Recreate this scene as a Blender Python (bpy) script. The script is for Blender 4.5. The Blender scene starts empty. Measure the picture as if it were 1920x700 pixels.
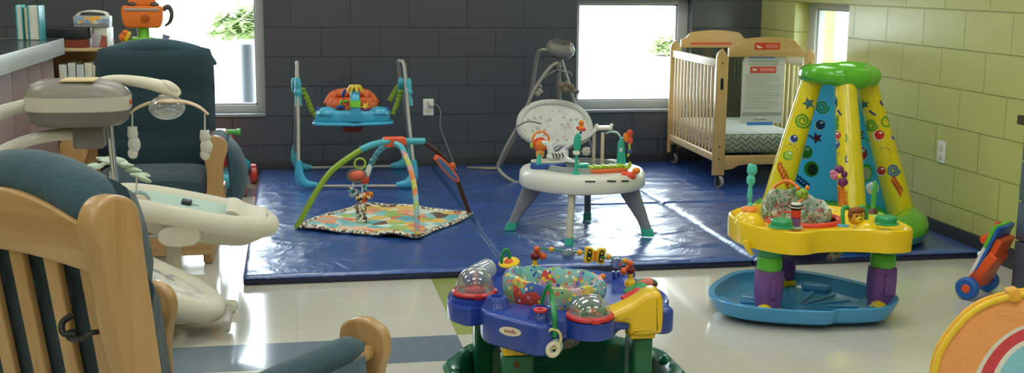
import bpy, math, random
from mathutils import Vector, Matrix, noise
random.seed(7)
S = bpy.context.scene
COL = S.collection
PI = math.pi
V = Vector

# ---------------------------------------------------------------- camera
FPX, PITCH, YAW, ROLL, CAMH = 2195.13, .175888, .185493, -.0093003, 1.35927
_F = V((math.sin(YAW)*math.cos(PITCH), math.cos(YAW)*math.cos(PITCH), -math.sin(PITCH)))
_r = V((math.cos(YAW), -math.sin(YAW), 0)); _d = _F.cross(_r)
_R = _r*math.cos(ROLL)+_d*math.sin(ROLL); _D = _d*math.cos(ROLL)-_r*math.sin(ROLL)
cam = bpy.data.cameras.new('camera'); camo = bpy.data.objects.new('camera', cam); COL.objects.link(camo)
cam.sensor_width = 36; cam.lens = FPX*36/1920; cam.clip_start = .05; cam.clip_end = 300
camo.matrix_world = Matrix(((_R.x, -_D.x, -_F.x, 0), (_R.y, -_D.y, -_F.y, 0), (_R.z, -_D.z, -_F.z, CAMH), (0, 0, 0, 1)))
S.camera = camo
def _ray(x, y): return _F*FPX+_R*(x-960)+_D*(y-350)
def G(x, y, z=0.):            # room point seen at photo (x, y) lying at height z
    d = _ray(x, y); p = d*((z-CAMH)/d.z); return V((p.x, p.y, z))
def B(x, y, Y):               # room point seen at photo (x, y) lying at depth Y
    d = _ray(x, y); p = d*(Y/d.y); return V((p.x, Y, p.z+CAMH))

# ---------------------------------------------------------------- mesh builder
def rotm(rx=0, ry=0, rz=0): return (Matrix.Rotation(rz, 4, 'Z') @ Matrix.Rotation(ry, 4, 'Y') @ Matrix.Rotation(rx, 4, 'X'))
def TR(loc=(0, 0, 0), rx=0, ry=0, rz=0, s=1): return Matrix.Translation(V(loc)) @ rotm(rx, ry, rz) @ Matrix.Scale(s, 4)
def frame(o, zdir, xhint=(1, 0, 0)):        # matrix whose local z runs along zdir
    z = V(zdir).normalized(); x = V(xhint); x = (x-z*x.dot(z))
    if x.length < 1e-5: x = V((0, 1, 0)); x = x-z*x.dot(z)
    x.normalize(); y = z.cross(x)
    return Matrix(((x.x, y.x, z.x, o[0]), (x.y, y.y, z.y, o[1]), (x.z, y.z, z.z, o[2]), (0, 0, 0, 1)))
def rrect(w, h, r, n=5):
    r = min(r, w/2-1e-5, h/2-1e-5); P = []
    for cx, cy, a in ((w/2-r, h/2-r, 0), (-w/2+r, h/2-r, 90), (-w/2+r, -h/2+r, 180), (w/2-r, -h/2+r, 270)):
        for i in range(n+1):
            t = math.radians(a+90*i/n); P.append((cx+r*math.cos(t), cy+r*math.sin(t)))
    return P
def ell(a, b, n=32, p=2., c=(0, 0)):
    P = []
    for i in range(n):
        t = 2*PI*i/n; ct, st = math.cos(t), math.sin(t)
        P.append((c[0]+a*math.copysign(abs(ct)**(2/p), ct), c[1]+b*math.copysign(abs(st)**(2/p), st)))
    return P
def polar(f, n=96): return [(f(2*PI*i/n)*math.cos(2*PI*i/n), f(2*PI*i/n)*math.sin(2*PI*i/n)) for i in range(n)]
def crom(P, k=6, closed=False):
    P = [V(p) for p in P]; n = len(P)
    if n < 3 and not closed: return P
    out = []
    m = n if closed else n-1
    for i in range(m):
        if closed: a, b, c, d = P[i-1], P[i], P[(i+1) % n], P[(i+2) % n]
        else:
            b, c = P[i], P[i+1]; a = P[i-1] if i > 0 else b*2-c; d = P[i+2] if i+2 < n else c*2-b
        for j in range(k):
            t = j/k
            out.append(.5*((2*b)+(c-a)*t+(2*a-5*b+4*c-d)*t*t+(3*b-a-3*c+d)*t**3))
    if not closed: out.append(P[-1])
    return out
def smooth2(P, k=5): return [(q.x, q.y) for q in crom([(p[0], p[1], 0) for p in P], k, True)]

class MB:
    def __init__(s, T=None): s.v = []; s.f = []; s.fm = []; s.mi = 0; s.T = T or Matrix()
    def add(s, vs, fs, T=None):
        M = s.T @ T if T else s.T; o = len(s.v)
        s.v += [M @ V(p) for p in vs]; s.f += [tuple(i+o for i in q) for q in fs]; s.fm += [s.mi]*len(fs); return s
    def loft(s, rings, closed=False, cap=True, T=None, ring_closed=True):
        n = len(rings[0]); vs = [p for r in rings for p in r]; fs = []
        m = len(rings)
        for i in range(m if closed else m-1):
            a, b = i*n, ((i+1) % m)*n
            for j in range(n if ring_closed else n-1):
                k = (j+1) % n; fs.append((a+j, a+k, b+k, b+j))
        if cap and not closed: fs.append(tuple(range(n-1, -1, -1))); fs.append(tuple((m-1)*n+j for j in range(n)))
        return s.add(vs, fs, T)
    def slab(s, out, z0, z1, r=0., T=None, n=3):
        """outline (x, y) lifted from z0 to z1 with rounded rims of radius r"""
        A = sum(out[i-1][0]*out[i][1]-out[i][0]*out[i-1][1] for i in range(len(out)))
        if A < 0: out = out[::-1]
        N = len(out); nm = []
        for i in range(N):
            a, b, c = V(out[i-1]), V(out[i]), V(out[(i+1) % N])
            d1 = (b-a).normalized() if (b-a).length > 1e-9 else V((1, 0)); d2 = (c-b).normalized() if (c-b).length > 1e-9 else d1
            t = (d1+d2); t = t.normalized() if t.length > 1e-6 else d1
            nm.append(V((-t.y, t.x)))
        r = min(r, abs(z1-z0)/2)
        def ring(ins, z): return [(out[i][0]+nm[i].x*ins, out[i][1]+nm[i].y*ins, z) for i in range(N)]
        R = []
        if r > 0:
            for k in range(n+1):
                a = PI/2*k/n; R.append(ring(r*(1-math.sin(a)), z0+r*(1-math.cos(a))))
            for k in range(n+1):
                a = PI/2*k/n; R.append(ring(r*(1-math.cos(a)), z1-r*(1-math.sin(a))))
        else: R = [ring(0, z0), ring(0, z1)]
        return s.loft(R, T=T)
    def box(s, x0, x1, y0, y1, z0, z1, r=0., T=None):
        M = Matrix.Translation(((x0+x1)/2, (y0+y1)/2, 0)); M = T @ M if T else M
        if r == 0:
            w, h = (x1-x0)/2, (y1-y0)/2
            return s.slab([(w, h), (-w, h), (-w, -h), (w, -h)], z0, z1, 0, M)
        return s.slab(rrect(x1-x0, y1-y0, r, 3), z0, z1, r, M)
    def bar(s, a, b, w, h, r=0., up=(0, 0, 1)):
        """rectangular bar from a to b, w sideways, h along up"""
        a, b, up = V(a), V(b), V(up); z = (b-a); L = z.length; z.normalize(); x = up.cross(z)
        if x.length < 1e-5: x = V((1, 0, 0))
        x.normalize(); y = z.cross(x)
        M = Matrix(((x.x, y.x, z.x, a.x), (x.y, y.y, z.y, a.y), (x.z, y.z, z.z, a.z), (0, 0, 0, 1)))
        return s.slab(rrect(w, h, max(r, .0005), 3), 0, L, r, M)
    def tube(s, pts, r, n=10, closed=False, k=6, sm=True, flat=1., cap=True, up=None, T=None):
        rr = r if hasattr(r, '__len__') else [r]*len(pts)
        P4 = [V((p[0], p[1], p[2])) for p in pts]
        if sm and len(pts) > 2:
            Q = crom(P4, k, closed); m = len(pts) if closed else len(pts)-1; RR = []
            for i in range(m):
                for j in range(k): RR.append(rr[i]+(rr[(i+1) % len(rr)]-rr[i])*j/k)
            if not closed: RR.append(rr[-1])
        else: Q, RR = P4, list(rr)
        rings = []; N = len(Q); ref = V(up) if up else None; x = None
        for i in range(N):
            if closed: t = Q[(i+1) % N]-Q[i-1]
            else: t = Q[min(i+1, N-1)]-Q[max(i-1, 0)]
            t = t.normalized() if t.length > 1e-9 else V((0, 0, 1))
            if ref is not None: x = ref.cross(t)
            elif x is None:
                x = V((0, 0, 1)).cross(t)
                if x.length < .1: x = V((0, 1, 0)).cross(t)
            else: x = x-t*x.dot(t)
            x = x.normalized() if x.length > 1e-6 else V((1, 0, 0))
            y = t.cross(x)
            rings.append([Q[i]+x*(RR[i]*math.cos(2*PI*j/n))+y*(RR[i]*flat*math.sin(2*PI*j/n)) for j in range(n)])
        return s.loft(rings, closed=closed, cap=cap, T=T)
    def cyl(s, a, b, r, r2=None, n=20, bev=0.):
        a, b = V(a), V(b); r2 = r if r2 is None else r2; M = frame(a, b-a); L = (b-a).length
        prof = [(r, 0), (r2, L)] if bev == 0 else [(r-bev, 0), (r-bev*.3, bev*.3), (r, bev), (r2, L-bev), (r2-bev*.3, L-bev*.3), (r2-bev, L)]
        return s.lathe(prof, M, n)
    def lathe(s, prof, T=None, n=28, cap=True):
        return s.loft([[(r*math.cos(2*PI*j/n), r*math.sin(2*PI*j/n), z) for j in range(n)] for r, z in prof], cap=cap, T=T)
    def ball(s, c, r, n=16, T=None, m=10):
        rx, ry, rz = r if hasattr(r, '__len__') else (r, r, r)
        R = []
        for i in range(1, m):
            a = PI*i/m; R.append([(rx*math.sin(a)*math.cos(2*PI*j/n), ry*math.sin(a)*math.sin(2*PI*j/n), -rz*math.cos(a)) for j in range(n)])
        M = Matrix.Translation(V(c)); M = M @ T if T else M
        return s.loft(R, T=M)
    def dome(s, c, r, h, n=28, m=8, T=None):
        R = [[(r*math.cos(PI/2*i/m)*math.cos(2*PI*j/n), r*math.cos(PI/2*i/m)*math.sin(2*PI*j/n), h*math.sin(PI/2*i/m)) for j in range(n)] for i in range(m)]
        M = Matrix.Translation(V(c)); M = M @ T if T else M
        return s.loft(R, T=M)
    def torus(s, c, R, r, T=None, n=40, m=12, sy=1., a0=0, a1=2*PI):
        full = abs(a1-a0-2*PI) < 1e-6; N = n if full else n+1
        pts = [(R*math.cos(a0+(a1-a0)*i/n), R*sy*math.sin(a0+(a1-a0)*i/n), 0) for i in range(N)]
        M = Matrix.Translation(V(c)); M = M @ T if T else M
        return s.tube(pts, r, m, closed=full, sm=False, up=(0, 0, 1), T=M)
    def sheet(s, f, nu, nv, th=0., T=None):
        """grid surface f(u, v) with optional thickness down its normal"""
        P = [[V(f(i/nu, j/nv)) for j in range(nv+1)] for i in range(nu+1)]
        vs = [p for r in P for p in r]; w = nv+1
        fs = [(i*w+j, (i+1)*w+j, (i+1)*w+j+1, i*w+j+1) for i in range(nu) for j in range(nv)]
        if th:
            o = len(vs); off = []
            for i in range(nu+1):
                for j in range(nv+1):
                    a = P[min(i+1, nu)][j]-P[max(i-1, 0)][j]; b = P[i][min(j+1, nv)]-P[i][max(j-1, 0)]
                    n_ = a.cross(b); n_ = n_.normalized() if n_.length > 1e-9 else V((0, 0, 1)); off.append(P[i][j]-n_*th)
            vs += off; fs += [tuple(q+o for q in f_[::-1]) for f_ in fs]
            B_ = [i*w for i in range(nu+1)]+[nu*w+j for j in range(1, nv+1)]+[i*w+nv for i in range(nu-1, -1, -1)]+[j for j in range(nv-1, 0, -1)]
            L = len(B_); fs += [(B_[i], B_[i-1], B_[i-1]+o, B_[i]+o) for i in range(L)]
        return s.add(vs, fs, T)
    def decal(s, pts, fn, mi):
        """flat printed shape: outline pts (u, v) laid on the surface fn(u, v)"""
        c = (sum(p[0] for p in pts)/len(pts), sum(p[1] for p in pts)/len(pts)); n = len(pts)
        mid = [((p[0]+c[0])/2, (p[1]+c[1])/2) for p in pts]
        vs = [fn(*p) for p in pts]+[fn(*p) for p in mid]+[fn(*c)]
        fs = [(i, (i+1) % n, n+(i+1) % n, n+i) for i in range(n)]+[(n+i, n+(i+1) % n, 2*n) for i in range(n)]
        o = s.mi; s.mi = mi; s.add(vs, fs); s.mi = o; return s
    def line(s, pts, w, fn, mi):
        """printed stroke along pts (u, v) of width w on the surface fn"""
        L, R_ = [], []
        for i, p in enumerate(pts):
            a = V(pts[max(i-1, 0)]); b = V(pts[min(i+1, len(pts)-1)]); d = b-a
            d = d.normalized() if d.length > 1e-9 else V((1, 0)); nn = V((-d.y, d.x))*w/2
            L.append((p[0]+nn.x, p[1]+nn.y)); R_.append((p[0]-nn.x, p[1]-nn.y))
        vs = [fn(*p) for p in L]+[fn(*p) for p in R_]; n = len(L)
        o = s.mi; s.mi = mi; s.add(vs, [(i, i+1, n+i+1, n+i) for i in range(n-1)]); s.mi = o; return s
    def text(s, txt, size, T, mi=None, ext=.0004, sx=1.):
        c = bpy.data.curves.new('t', 'FONT'); c.body = txt; c.size = size; c.extrude = ext; c.align_x = 'CENTER'; c.align_y = 'CENTER'; c.resolution_u = 2
        o = bpy.data.objects.new('t', c); me = bpy.data.meshes.new_from_object(o)
        old = s.mi
        if mi is not None: s.mi = mi
        s.add([(v.co.x*sx, v.co.y, v.co.z) for v in me.vertices], [tuple(p.vertices) for p in me.polygons], T)
        s.mi = old; bpy.data.objects.remove(o); bpy.data.meshes.remove(me); bpy.data.curves.remove(c); return s

WM = {}
def obj(name, mb, mats, parent=None, origin=None, flat=False, ang=38):
    """one mesh object; geometry given in room coordinates"""
    me = bpy.data.meshes.new(name)
    M = Matrix()
    if parent is not None: M = WM[parent.name]
    elif origin is not None: M = Matrix.Translation(V(origin))
    I = M.inverted(); me.from_pydata([I @ p for p in mb.v], [], mb.f)
    if not hasattr(mats, '__len__'): mats = [mats]
    for m in mats: me.materials.append(m)
    me.polygons.foreach_set('material_index', [min(i, len(mats)-1) for i in mb.fm])
    if not flat:
        me.polygons.foreach_set('use_smooth', [True]*len(me.polygons)); me.set_sharp_from_angle(angle=math.radians(ang))
    me.validate(); me.update()
    o = bpy.data.objects.new(name, me); COL.objects.link(o)
    if parent is not None: o.parent = parent
    else: o.matrix_world = M
    WM[o.name] = M
    return o
def tag(o, label=None, cat=None, group=None, kind=None):
    for k, v in (('label', label), ('category', cat), ('group', group), ('kind', kind)):
        if v: o[k] = v
    return o
def thing(name, label, cat, loc, rz=0, group=None):
    o = bpy.data.objects.new(name, None); COL.objects.link(o); o.empty_display_size = .1
    o.location = V(loc); o.rotation_euler = (0, 0, rz)
    WM[o.name] = Matrix.Translation(V(loc)) @ Matrix.Rotation(rz, 4, 'Z')
    return tag(o, label, cat, group)
def struct(name, mb, mats, **k): return tag(obj(name, mb, mats, **k), kind='structure')

# ---------------------------------------------------------------- materials
def srgb(h):
    if not isinstance(h, str): return tuple(h)+(1,) if len(h) == 3 else h
    h = h.lstrip('#'); c = [int(h[i:i+2], 16)/255 for i in (0, 2, 4)]
    return tuple((x/12.92 if x <= .04045 else ((x+.055)/1.055)**2.4) for x in c)+(1,)
class NT:
    def __init__(s, name):
        s.m = bpy.data.materials.new(name); s.m.use_nodes = True; s.t = s.m.node_tree; s.t.nodes.clear()
        s.out = s.n('ShaderNodeOutputMaterial'); s.b = s.n('ShaderNodeBsdfPrincipled'); s.l(s.b, 0, s.out, 0)
    def n(s, t, **k):
        x = s.t.nodes.new(t)
        for a, v in k.items(): setattr(x, a, v)
        return x
    def l(s, a, i, b, j): s.t.links.new(a.outputs[i], b.inputs[j])
    def set(s, **k):
        for a, v in k.items(): s.b.inputs[a.replace('_', ' ')].default_value = v
    def math(s, op, a, b=None, c=None):
        x = s.n('ShaderNodeMath', operation=op)
        for i, q in enumerate((a, b, c)):
            if q is None: continue
            if isinstance(q, (int, float)): x.inputs[i].default_value = q
            else: s.t.links.new(q, x.inputs[i])
        return x.outputs[0]
    def mix(s, f, a, b):
        x = s.n('ShaderNodeMix', data_type='RGBA')
        for i, q in ((0, f), (6, a), (7, b)):
            if isinstance(q, (int, float)): x.inputs[i].default_value = q
            elif isinstance(q, (tuple, str)): x.inputs[i].default_value = srgb(q)
            else: s.t.links.new(q, x.inputs[i])
        return x.outputs[2]
    def pos(s, scale=(1, 1, 1), obj_=False, rot=(0, 0, 0)):
        mp = s.n('ShaderNodeMapping'); mp.inputs['Scale'].default_value = scale; mp.inputs['Rotation'].default_value = rot
        if obj_: c = s.n('ShaderNodeTexCoord'); s.l(c, 'Object', mp, 0)
        else: c = s.n('ShaderNodeNewGeometry'); s.l(c, 'Position', mp, 0)
        return mp
    def noise(s, vec, scale, detail=3, dist=0.):
        x = s.n('ShaderNodeTexNoise'); x.inputs['Scale'].default_value = scale; x.inputs['Detail'].default_value = detail; x.inputs['Distortion'].default_value = dist
        s.l(vec, 0, x, 0); return x
    def bump(s, h, strength=.2, dist=.01):
        b = s.n('ShaderNodeBump'); b.inputs['Strength'].default_value = strength; b.inputs['Distance'].default_value = dist
        s.t.links.new(h, b.inputs['Height']); s.l(b, 0, s.b, 'Normal'); return b
    def ramp(s, f, cols, interp='LINEAR', pos=None):
        r = s.n('ShaderNodeValToRGB'); r.color_ramp.interpolation = interp; e = r.color_ramp.elements
        n = len(cols)
        while len(e) < n: e.new(.5)
        for i, c in enumerate(cols):
            e[i].position = pos[i] if pos else (i/n if interp == 'CONSTANT' else i/max(1, n-1)); e[i].color = srgb(c)
        s.t.links.new(f, r.inputs[0]); return r.outputs[0]
_mc = {}
def plastic(col, rough=.35, metal=0., coat=0., bump=0.):
    k = (col, rough, metal, coat, bump)
    if k in _mc: return _mc[k]
    t = NT('plastic'); t.set(Roughness=rough, Metallic=metal, Coat_Weight=coat, Coat_Roughness=.1)
    nz = t.noise(t.pos(obj_=True), 9., 2); a = srgb(col)
    lo = tuple(x*.93 for x in a[:3])+(1,); hi = tuple(min(1, x*1.05) for x in a[:3])+(1,)
    c = t.mix(nz.outputs[0], lo, hi); t.t.links.new(c, t.b.inputs['Base Color'])
    if bump: nb = t.noise(t.pos(obj_=True), 160., 2); t.bump(nb.outputs[0], bump, .002)
    _mc[k] = t.m; return t.m
def fabric(col, col2=None, rough=.85, scale=240., bump=.35, sheen=.2):
    k = ('f', col, col2, rough, scale, bump)
    if k in _mc: return _mc[k]
    t = NT('fabric'); t.set(Roughness=rough, Sheen_Weight=sheen)
    p = t.pos(obj_=True); nz = t.noise(p, scale, 2); n2 = t.noise(p, 6., 3)
    a = srgb(col); b = srgb(col2) if col2 else tuple(x*.8 for x in a[:3])+(1,)
    c = t.mix(n2.outputs[0], b, a); t.t.links.new(c, t.b.inputs['Base Color'])
    h = t.math('ADD', t.math('MULTIPLY', nz.outputs[0], .25), t.math('MULTIPLY', t.noise(p, 14., 4, .6).outputs[0], 1.))
    t.bump(h, bump, .02)
    _mc[k] = t.m; return t.m
def wood(name, c1, c2, c3, scale=1., rough=.35, axis=2):
    t = NT(name); t.set(Roughness=rough, Coat_Weight=.25, Coat_Roughness=.2)
    sc = [9., 9., 9.]; sc[axis] = .9
    p = t.pos(tuple(x*scale for x in sc), obj_=True)
    n1 = t.noise(p, 2.2, 5, 1.2); n2 = t.noise(p, 14., 3)
    f = t.math('ADD', t.math('MULTIPLY', n1.outputs[0], .8), t.math('MULTIPLY', n2.outputs[0], .2))
    c = t.ramp(f, [c1, c2, c3], pos=[.3, .5, .72]); t.t.links.new(c, t.b.inputs['Base Color'])
    t.bump(n2.outputs[0], .06, .002)
    return t.m
def patches(name, cols, scale=10., rough=.8, dots=None, dscale=40., bump=.2, rnd=1.):
    """printed cloth: irregular patches with scattered dots"""
    t = NT(name); t.set(Roughness=rough)
    p = t.pos(obj_=True); w = t.noise(p, 5., 2)
    v = t.n('ShaderNodeTexVoronoi'); v.inputs['Scale'].default_value = scale; v.inputs['Randomness'].default_value = rnd; t.l(p, 0, v, 0)
    s_ = t.n('ShaderNodeSeparateColor'); t.l(v, 'Color', s_, 0)
    c = t.ramp(s_.outputs[0], cols, 'CONSTANT')
    if dots:
        v2 = t.n('ShaderNodeTexVoronoi'); v2.inputs['Scale'].default_value = dscale; t.l(p, 0, v2, 0)
        s2 = t.n('ShaderNodeSeparateColor'); t.l(v2, 'Color', s2, 0)
        dc = t.ramp(s2.outputs[1], dots, 'CONSTANT'); f = t.math('LESS_THAN', v2.outputs['Distance'], .38)
        c = t.mix(f, c, dc)
    t.t.links.new(c, t.b.inputs['Base Color'])
    t.bump(t.noise(p, 60., 3).outputs[0], bump, .01)
    return t.m
def clear(name, tint='#ffffff', rough=.03, body=.0, refl=.12):
    """thin clear plastic or glass: see-through with a gloss"""
    t = NT(name); tr = t.n('ShaderNodeBsdfTransparent'); tr.inputs[0].default_value = srgb(tint)
    gl = t.n('ShaderNodeBsdfGlossy'); gl.inputs['Roughness'].default_value = rough
    lw = t.n('ShaderNodeLayerWeight'); lw.inputs[0].default_value = .35
    f = t.math('ADD', t.math('MULTIPLY', lw.outputs[1], .7), refl*.3)
    m1 = t.n('ShaderNodeMixShader'); t.t.links.new(f, m1.inputs[0]); t.l(tr, 0, m1, 1); t.l(gl, 0, m1, 2)
    last = m1
    if body:
        df = t.n('ShaderNodeBsdfDiffuse'); df.inputs[0].default_value = srgb(tint)
        m2 = t.n('ShaderNodeMixShader'); m2.inputs[0].default_value = body; t.l(m1, 0, m2, 1); t.l(df, 0, m2, 2); last = m2
    t.l(last, 0, t.out, 0); return t.m
# ================================================================= the room
BACK, RIGHT, LEFT, FRONT, CEIL = 8.20, 3.39, -4.2, -2.6, 2.9
BH, BL = .2032, .4064
def blockwall(name, c1, c2, groove, phase, rough=.27, depth=.012):
    t = NT(name); t.set(Roughness=rough, Coat_Weight=.3, Coat_Roughness=.25)
    g = t.n('ShaderNodeNewGeometry'); sp = t.n('ShaderNodeSeparateXYZ'); t.l(g, 'Position', sp, 0)
    u = t.math('ADD', t.math('ADD', sp.outputs[0], sp.outputs[1]), phase)
    cb = t.n('ShaderNodeCombineXYZ'); t.t.links.new(u, cb.inputs[0]); t.t.links.new(sp.outputs[2], cb.inputs[1])
    br = t.n('ShaderNodeTexBrick'); t.l(cb, 0, br, 0); br.offset = .5; br.offset_frequency = 2
    for k, v in (('Scale', 1.), ('Mortar Size', .005), ('Mortar Smooth', .6), ('Bias', 0.), ('Brick Width', BL), ('Row Height', BH)): br.inputs[k].default_value = v
    br.inputs['Color1'].default_value = srgb(c1); br.inputs['Color2'].default_value = srgb(c2); br.inputs['Mortar'].default_value = srgb(groove)
    p = t.pos(); n1 = t.noise(p, 1.3, 3); n2 = t.noise(p, 90., 3)
    sm = t.mix(t.math('MULTIPLY', n1.outputs[0], .25), br.outputs[0], c2)
    t.t.links.new(sm, t.b.inputs['Base Color'])
    h = t.math('SUBTRACT', t.math('MULTIPLY', n2.outputs[0], .12), br.outputs[1]); t.bump(h, .8, depth)
    return t.m
M_slate = blockwall('slate_paint', '#484e56', '#454b52', '#42484f', 0.)
M_olive = blockwall('olive_paint', '#c6c77c', '#c1c277', '#b5b66e', 0.)
# phases: back wall seam at X=-.011 in row 4 ; right wall seam at Y=6.332 in row 4
def setphase(m, val):
    for n in m.node_tree.nodes:
        if n.type == 'MATH' and n.operation == 'ADD' and n.inputs[0].is_linked and n.inputs[0].links[0].from_node.type == 'MATH' and n.inputs[0].links[0].from_node.inputs[0].is_linked and n.inputs[0].links[0].from_node.inputs[0].links[0].from_node.type == 'SEPXYZ':
            n.inputs[1].default_value = val
setphase(M_slate, (-(BACK-.011)) % BL+BL*40)
setphase(M_olive, (-(RIGHT+6.332)) % BL+BL*40)

def tiles():
    t = NT('vinyl_floor_tile'); t.set(Roughness=.13, Coat_Weight=.6, Coat_Roughness=.06)
    g = t.n('ShaderNodeNewGeometry'); sp = t.n('ShaderNodeSeparateXYZ'); t.l(g, 'Position', sp, 0)
    TS = .3048
    x = t.math('DIVIDE', t.math('ADD', sp.outputs[0], .0096+TS*20), TS); y = t.math('DIVIDE', t.math('SUBTRACT', sp.outputs[1], 4.016-TS*20), TS)
    ix, iy = t.math('FLOOR', x), t.math('FLOOR', y); fx, fy = t.math('FRACT', x), t.math('FRACT', y)
    def isv(a, v): return t.math('COMPARE', a, float(v), .3)
    # blue bands every ten rows, green column right of them
    def modeq(a, m, v): return t.math('COMPARE', t.math('MODULO', a, float(m)), float(v), .3)
    row0 = isv(iy, 20); brow = t.math('ADD', t.math('MULTIPLY', row0, t.math('MAXIMUM', t.math('LESS_THAN', ix, 21.5), isv(ix, 23))), isv(iy, 31)); gcol = t.math('MULTIPLY', isv(ix, 22), t.math('GREATER_THAN', iy, 20.5))
    blue = t.math('MULTIPLY', brow, t.math('SUBTRACT', 1., gcol)); green = t.math('MULTIPLY', gcol, t.math('SUBTRACT', 1., brow))
    p = t.pos((1, 1, 1)); n1 = t.noise(p, 22., 5, .6)
    wn = t.n('ShaderNodeTexWhiteNoise'); cb = t.n('ShaderNodeCombineXYZ'); t.t.links.new(ix, cb.inputs[0]); t.t.links.new(iy, cb.inputs[1]); t.l(cb, 0, wn, 0)
    base = t.mix(n1.outputs[0], '#cdc9bb', '#dbd7ca'); base = t.mix(t.math('MULTIPLY', wn.outputs[0], .35), base, '#ccc7b6')
    c = t.mix(blue, base, t.mix(n1.outputs[0], '#6c7a8a', '#7d8a99')); c = t.mix(green, c, t.mix(n1.outputs[0], '#93a052', '#a2ae60'))
    ex = t.math('MINIMUM', fx, t.math('SUBTRACT', 1., fx)); ey = t.math('MINIMUM', fy, t.math('SUBTRACT', 1., fy))
    seam = t.math('LESS_THAN', t.math('MINIMUM', ex, ey), .0035)
    c = t.mix(t.math('MULTIPLY', seam, .25), c, '#8d8471')
    t.t.links.new(c, t.b.inputs['Base Color'])
    n3 = t.noise(p, 3., 3); t.bump(t.math('SUBTRACT', t.math('MULTIPLY', n3.outputs[0], 1.), t.math('MULTIPLY', seam, .1)), .05, .01)
    return t.m
M_tile = tiles()
m = MB(); m.box(LEFT-.3, RIGHT+.3, FRONT-.3, BACK+.3, -.2, 0); struct('floor', m, M_tile, flat=True)
def plain(name, col, rough=.8, sc=30.):
    t = NT(name); t.set(Roughness=rough); n = t.noise(t.pos(), sc, 4); a = srgb(col)
    t.t.links.new(t.mix(n.outputs[0], tuple(x*.92 for x in a[:3])+(1,), a), t.b.inputs['Base Color']); t.bump(n.outputs[0], .1, .004); return t.m
M_ceil = plain('ceiling_board', '#e9e6de', .9, 120.); M_beige = plain('beige_paint', '#cfc9b4', .6)
m = MB(); m.box(LEFT-.3, RIGHT+.3, FRONT-.3, BACK+.3, CEIL, CEIL+.2); struct('ceiling', m, M_ceil, flat=True)
def wall_cells(axis, pos, th, a0, a1, holes, z1=CEIL):
    """wall slab with rectangular openings; holes = (a0, a1, z0, z1)"""
    m = MB(); A = sorted({a0, a1}.union(*[{h[0], h[1]} for h in holes]) if holes else {a0, a1})
    Z = sorted({0., z1}.union(*[{h[2], h[3]} for h in holes]) if holes else {0., z1})
    for i in range(len(A)-1):
        for j in range(len(Z)-1):
            ca, cz = (A[i]+A[i+1])/2, (Z[j]+Z[j+1])/2
            if any(h[0] < ca < h[1] and h[2] < cz < h[3] for h in holes): continue
            if axis == 'y': m.box(A[i], A[i+1], pos, pos+th, Z[j], Z[j+1])
            else: m.box(pos, pos+th, A[i], A[i+1], Z[j], Z[j+1])
    return m
SILL = .4064
W1 = (-1.02, -.19, SILL, 2.03); W2 = (2.0, 2.86, SILL, 1.2192); W3 = (6.813, 7.612, SILL, 1.2192)
TH = .30; RV = .15
struct('wall_back', wall_cells('y', BACK, TH, LEFT-.3, RIGHT, [W1, W2]), M_slate, flat=True)
struct('wall_right', wall_cells('x', RIGHT, TH, FRONT-.3, BACK+TH, [W3]), M_olive, flat=True)
struct('wall_left', wall_cells('x', LEFT-.3, .3, FRONT-.3, BACK, []), M_olive, flat=True)
struct('wall_front', wall_cells('y', FRONT-.3, .3, LEFT, RIGHT, []), M_beige, flat=True)
M_base = plastic('#33363a', .45)
m = MB(); m.box(LEFT, RIGHT-.012, BACK-.012, BACK+.001, 0, .1016, .003); struct('baseboard_back', m, M_base)
m = MB(); m.box(RIGHT-.012, RIGHT+.001, FRONT, BACK-.012, 0, .1016, .003); struct('baseboard_right', m, M_base)
M_frame = plastic('#b4b7ba', .35); M_glass = clear('window_glass', '#f6fbfa', refl=.1); M_sill = plastic('#7d8285', .4)
def window(n, axis, w, pos, jl, jr, jt, jb):
    """frame, glass and sill set back in the opening"""
    a0, a1, z0, z1 = w; y0, y1 = pos+RV-.05, pos+RV+.02
    root = tag(thing('window_%d' % n, None, None, (0, 0, 0)), kind='structure')
    def bx(m, u0, u1, v0, v1, q0, q1, r=0.):
        if axis == 'y': m.box(u0, u1, v0, v1, q0, q1, r)
        else: m.box(v0, v1, u0, u1, q0, q1, r)
    m = MB()
    bx(m, a0, a0+jl, y0, y1, z0+.02, z1, .003); bx(m, a1-jr, a1, y0, y1, z0+.02, z1, .003)
    bx(m, a0+jl, a1-jr, y0, y1, z0+.02, z0+.02+jb, .003); bx(m, a0+jl, a1-jr, y0, y1, z1-jt, z1, .003)
    # inner bead
    e = .012
    for q in ((a0+jl, a0+jl+e, z0+.02+jb, z1-jt), (a1-jr-e, a1-jr, z0+.02+jb, z1-jt)): bx(m, q[0], q[1], y0+.02, y1-.01, q[2], q[3])
    for q in ((z0+.02+jb, z0+.02+jb+e), (z1-jt-e, z1-jt)): bx(m, a0+jl, a1-jr, y0+.02, y1-.01, q[0], q[1])
    obj('window_frame', m, M_frame, root)
    m = MB(); bx(m, a0+jl+.004, a1-jr-.004, y1-.035, y1-.03, z0+.03+jb, z1-jt-.004); obj('window_glass', m, M_glass, root, flat=True)
    m = MB(); bx(m, a0+.001, a1-.001, pos-.012, pos+TH, z0-.001, z0+.02, .004); obj('window_sill', m, M_sill, root)
window(1, 'y', W1, BACK, .05, .055, .05, .05)
window(2, 'y', W2, BACK, .035, .075, .035, .055)
window(3, 'x', W3, RIGHT, .05, .11, .04, .05)
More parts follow.
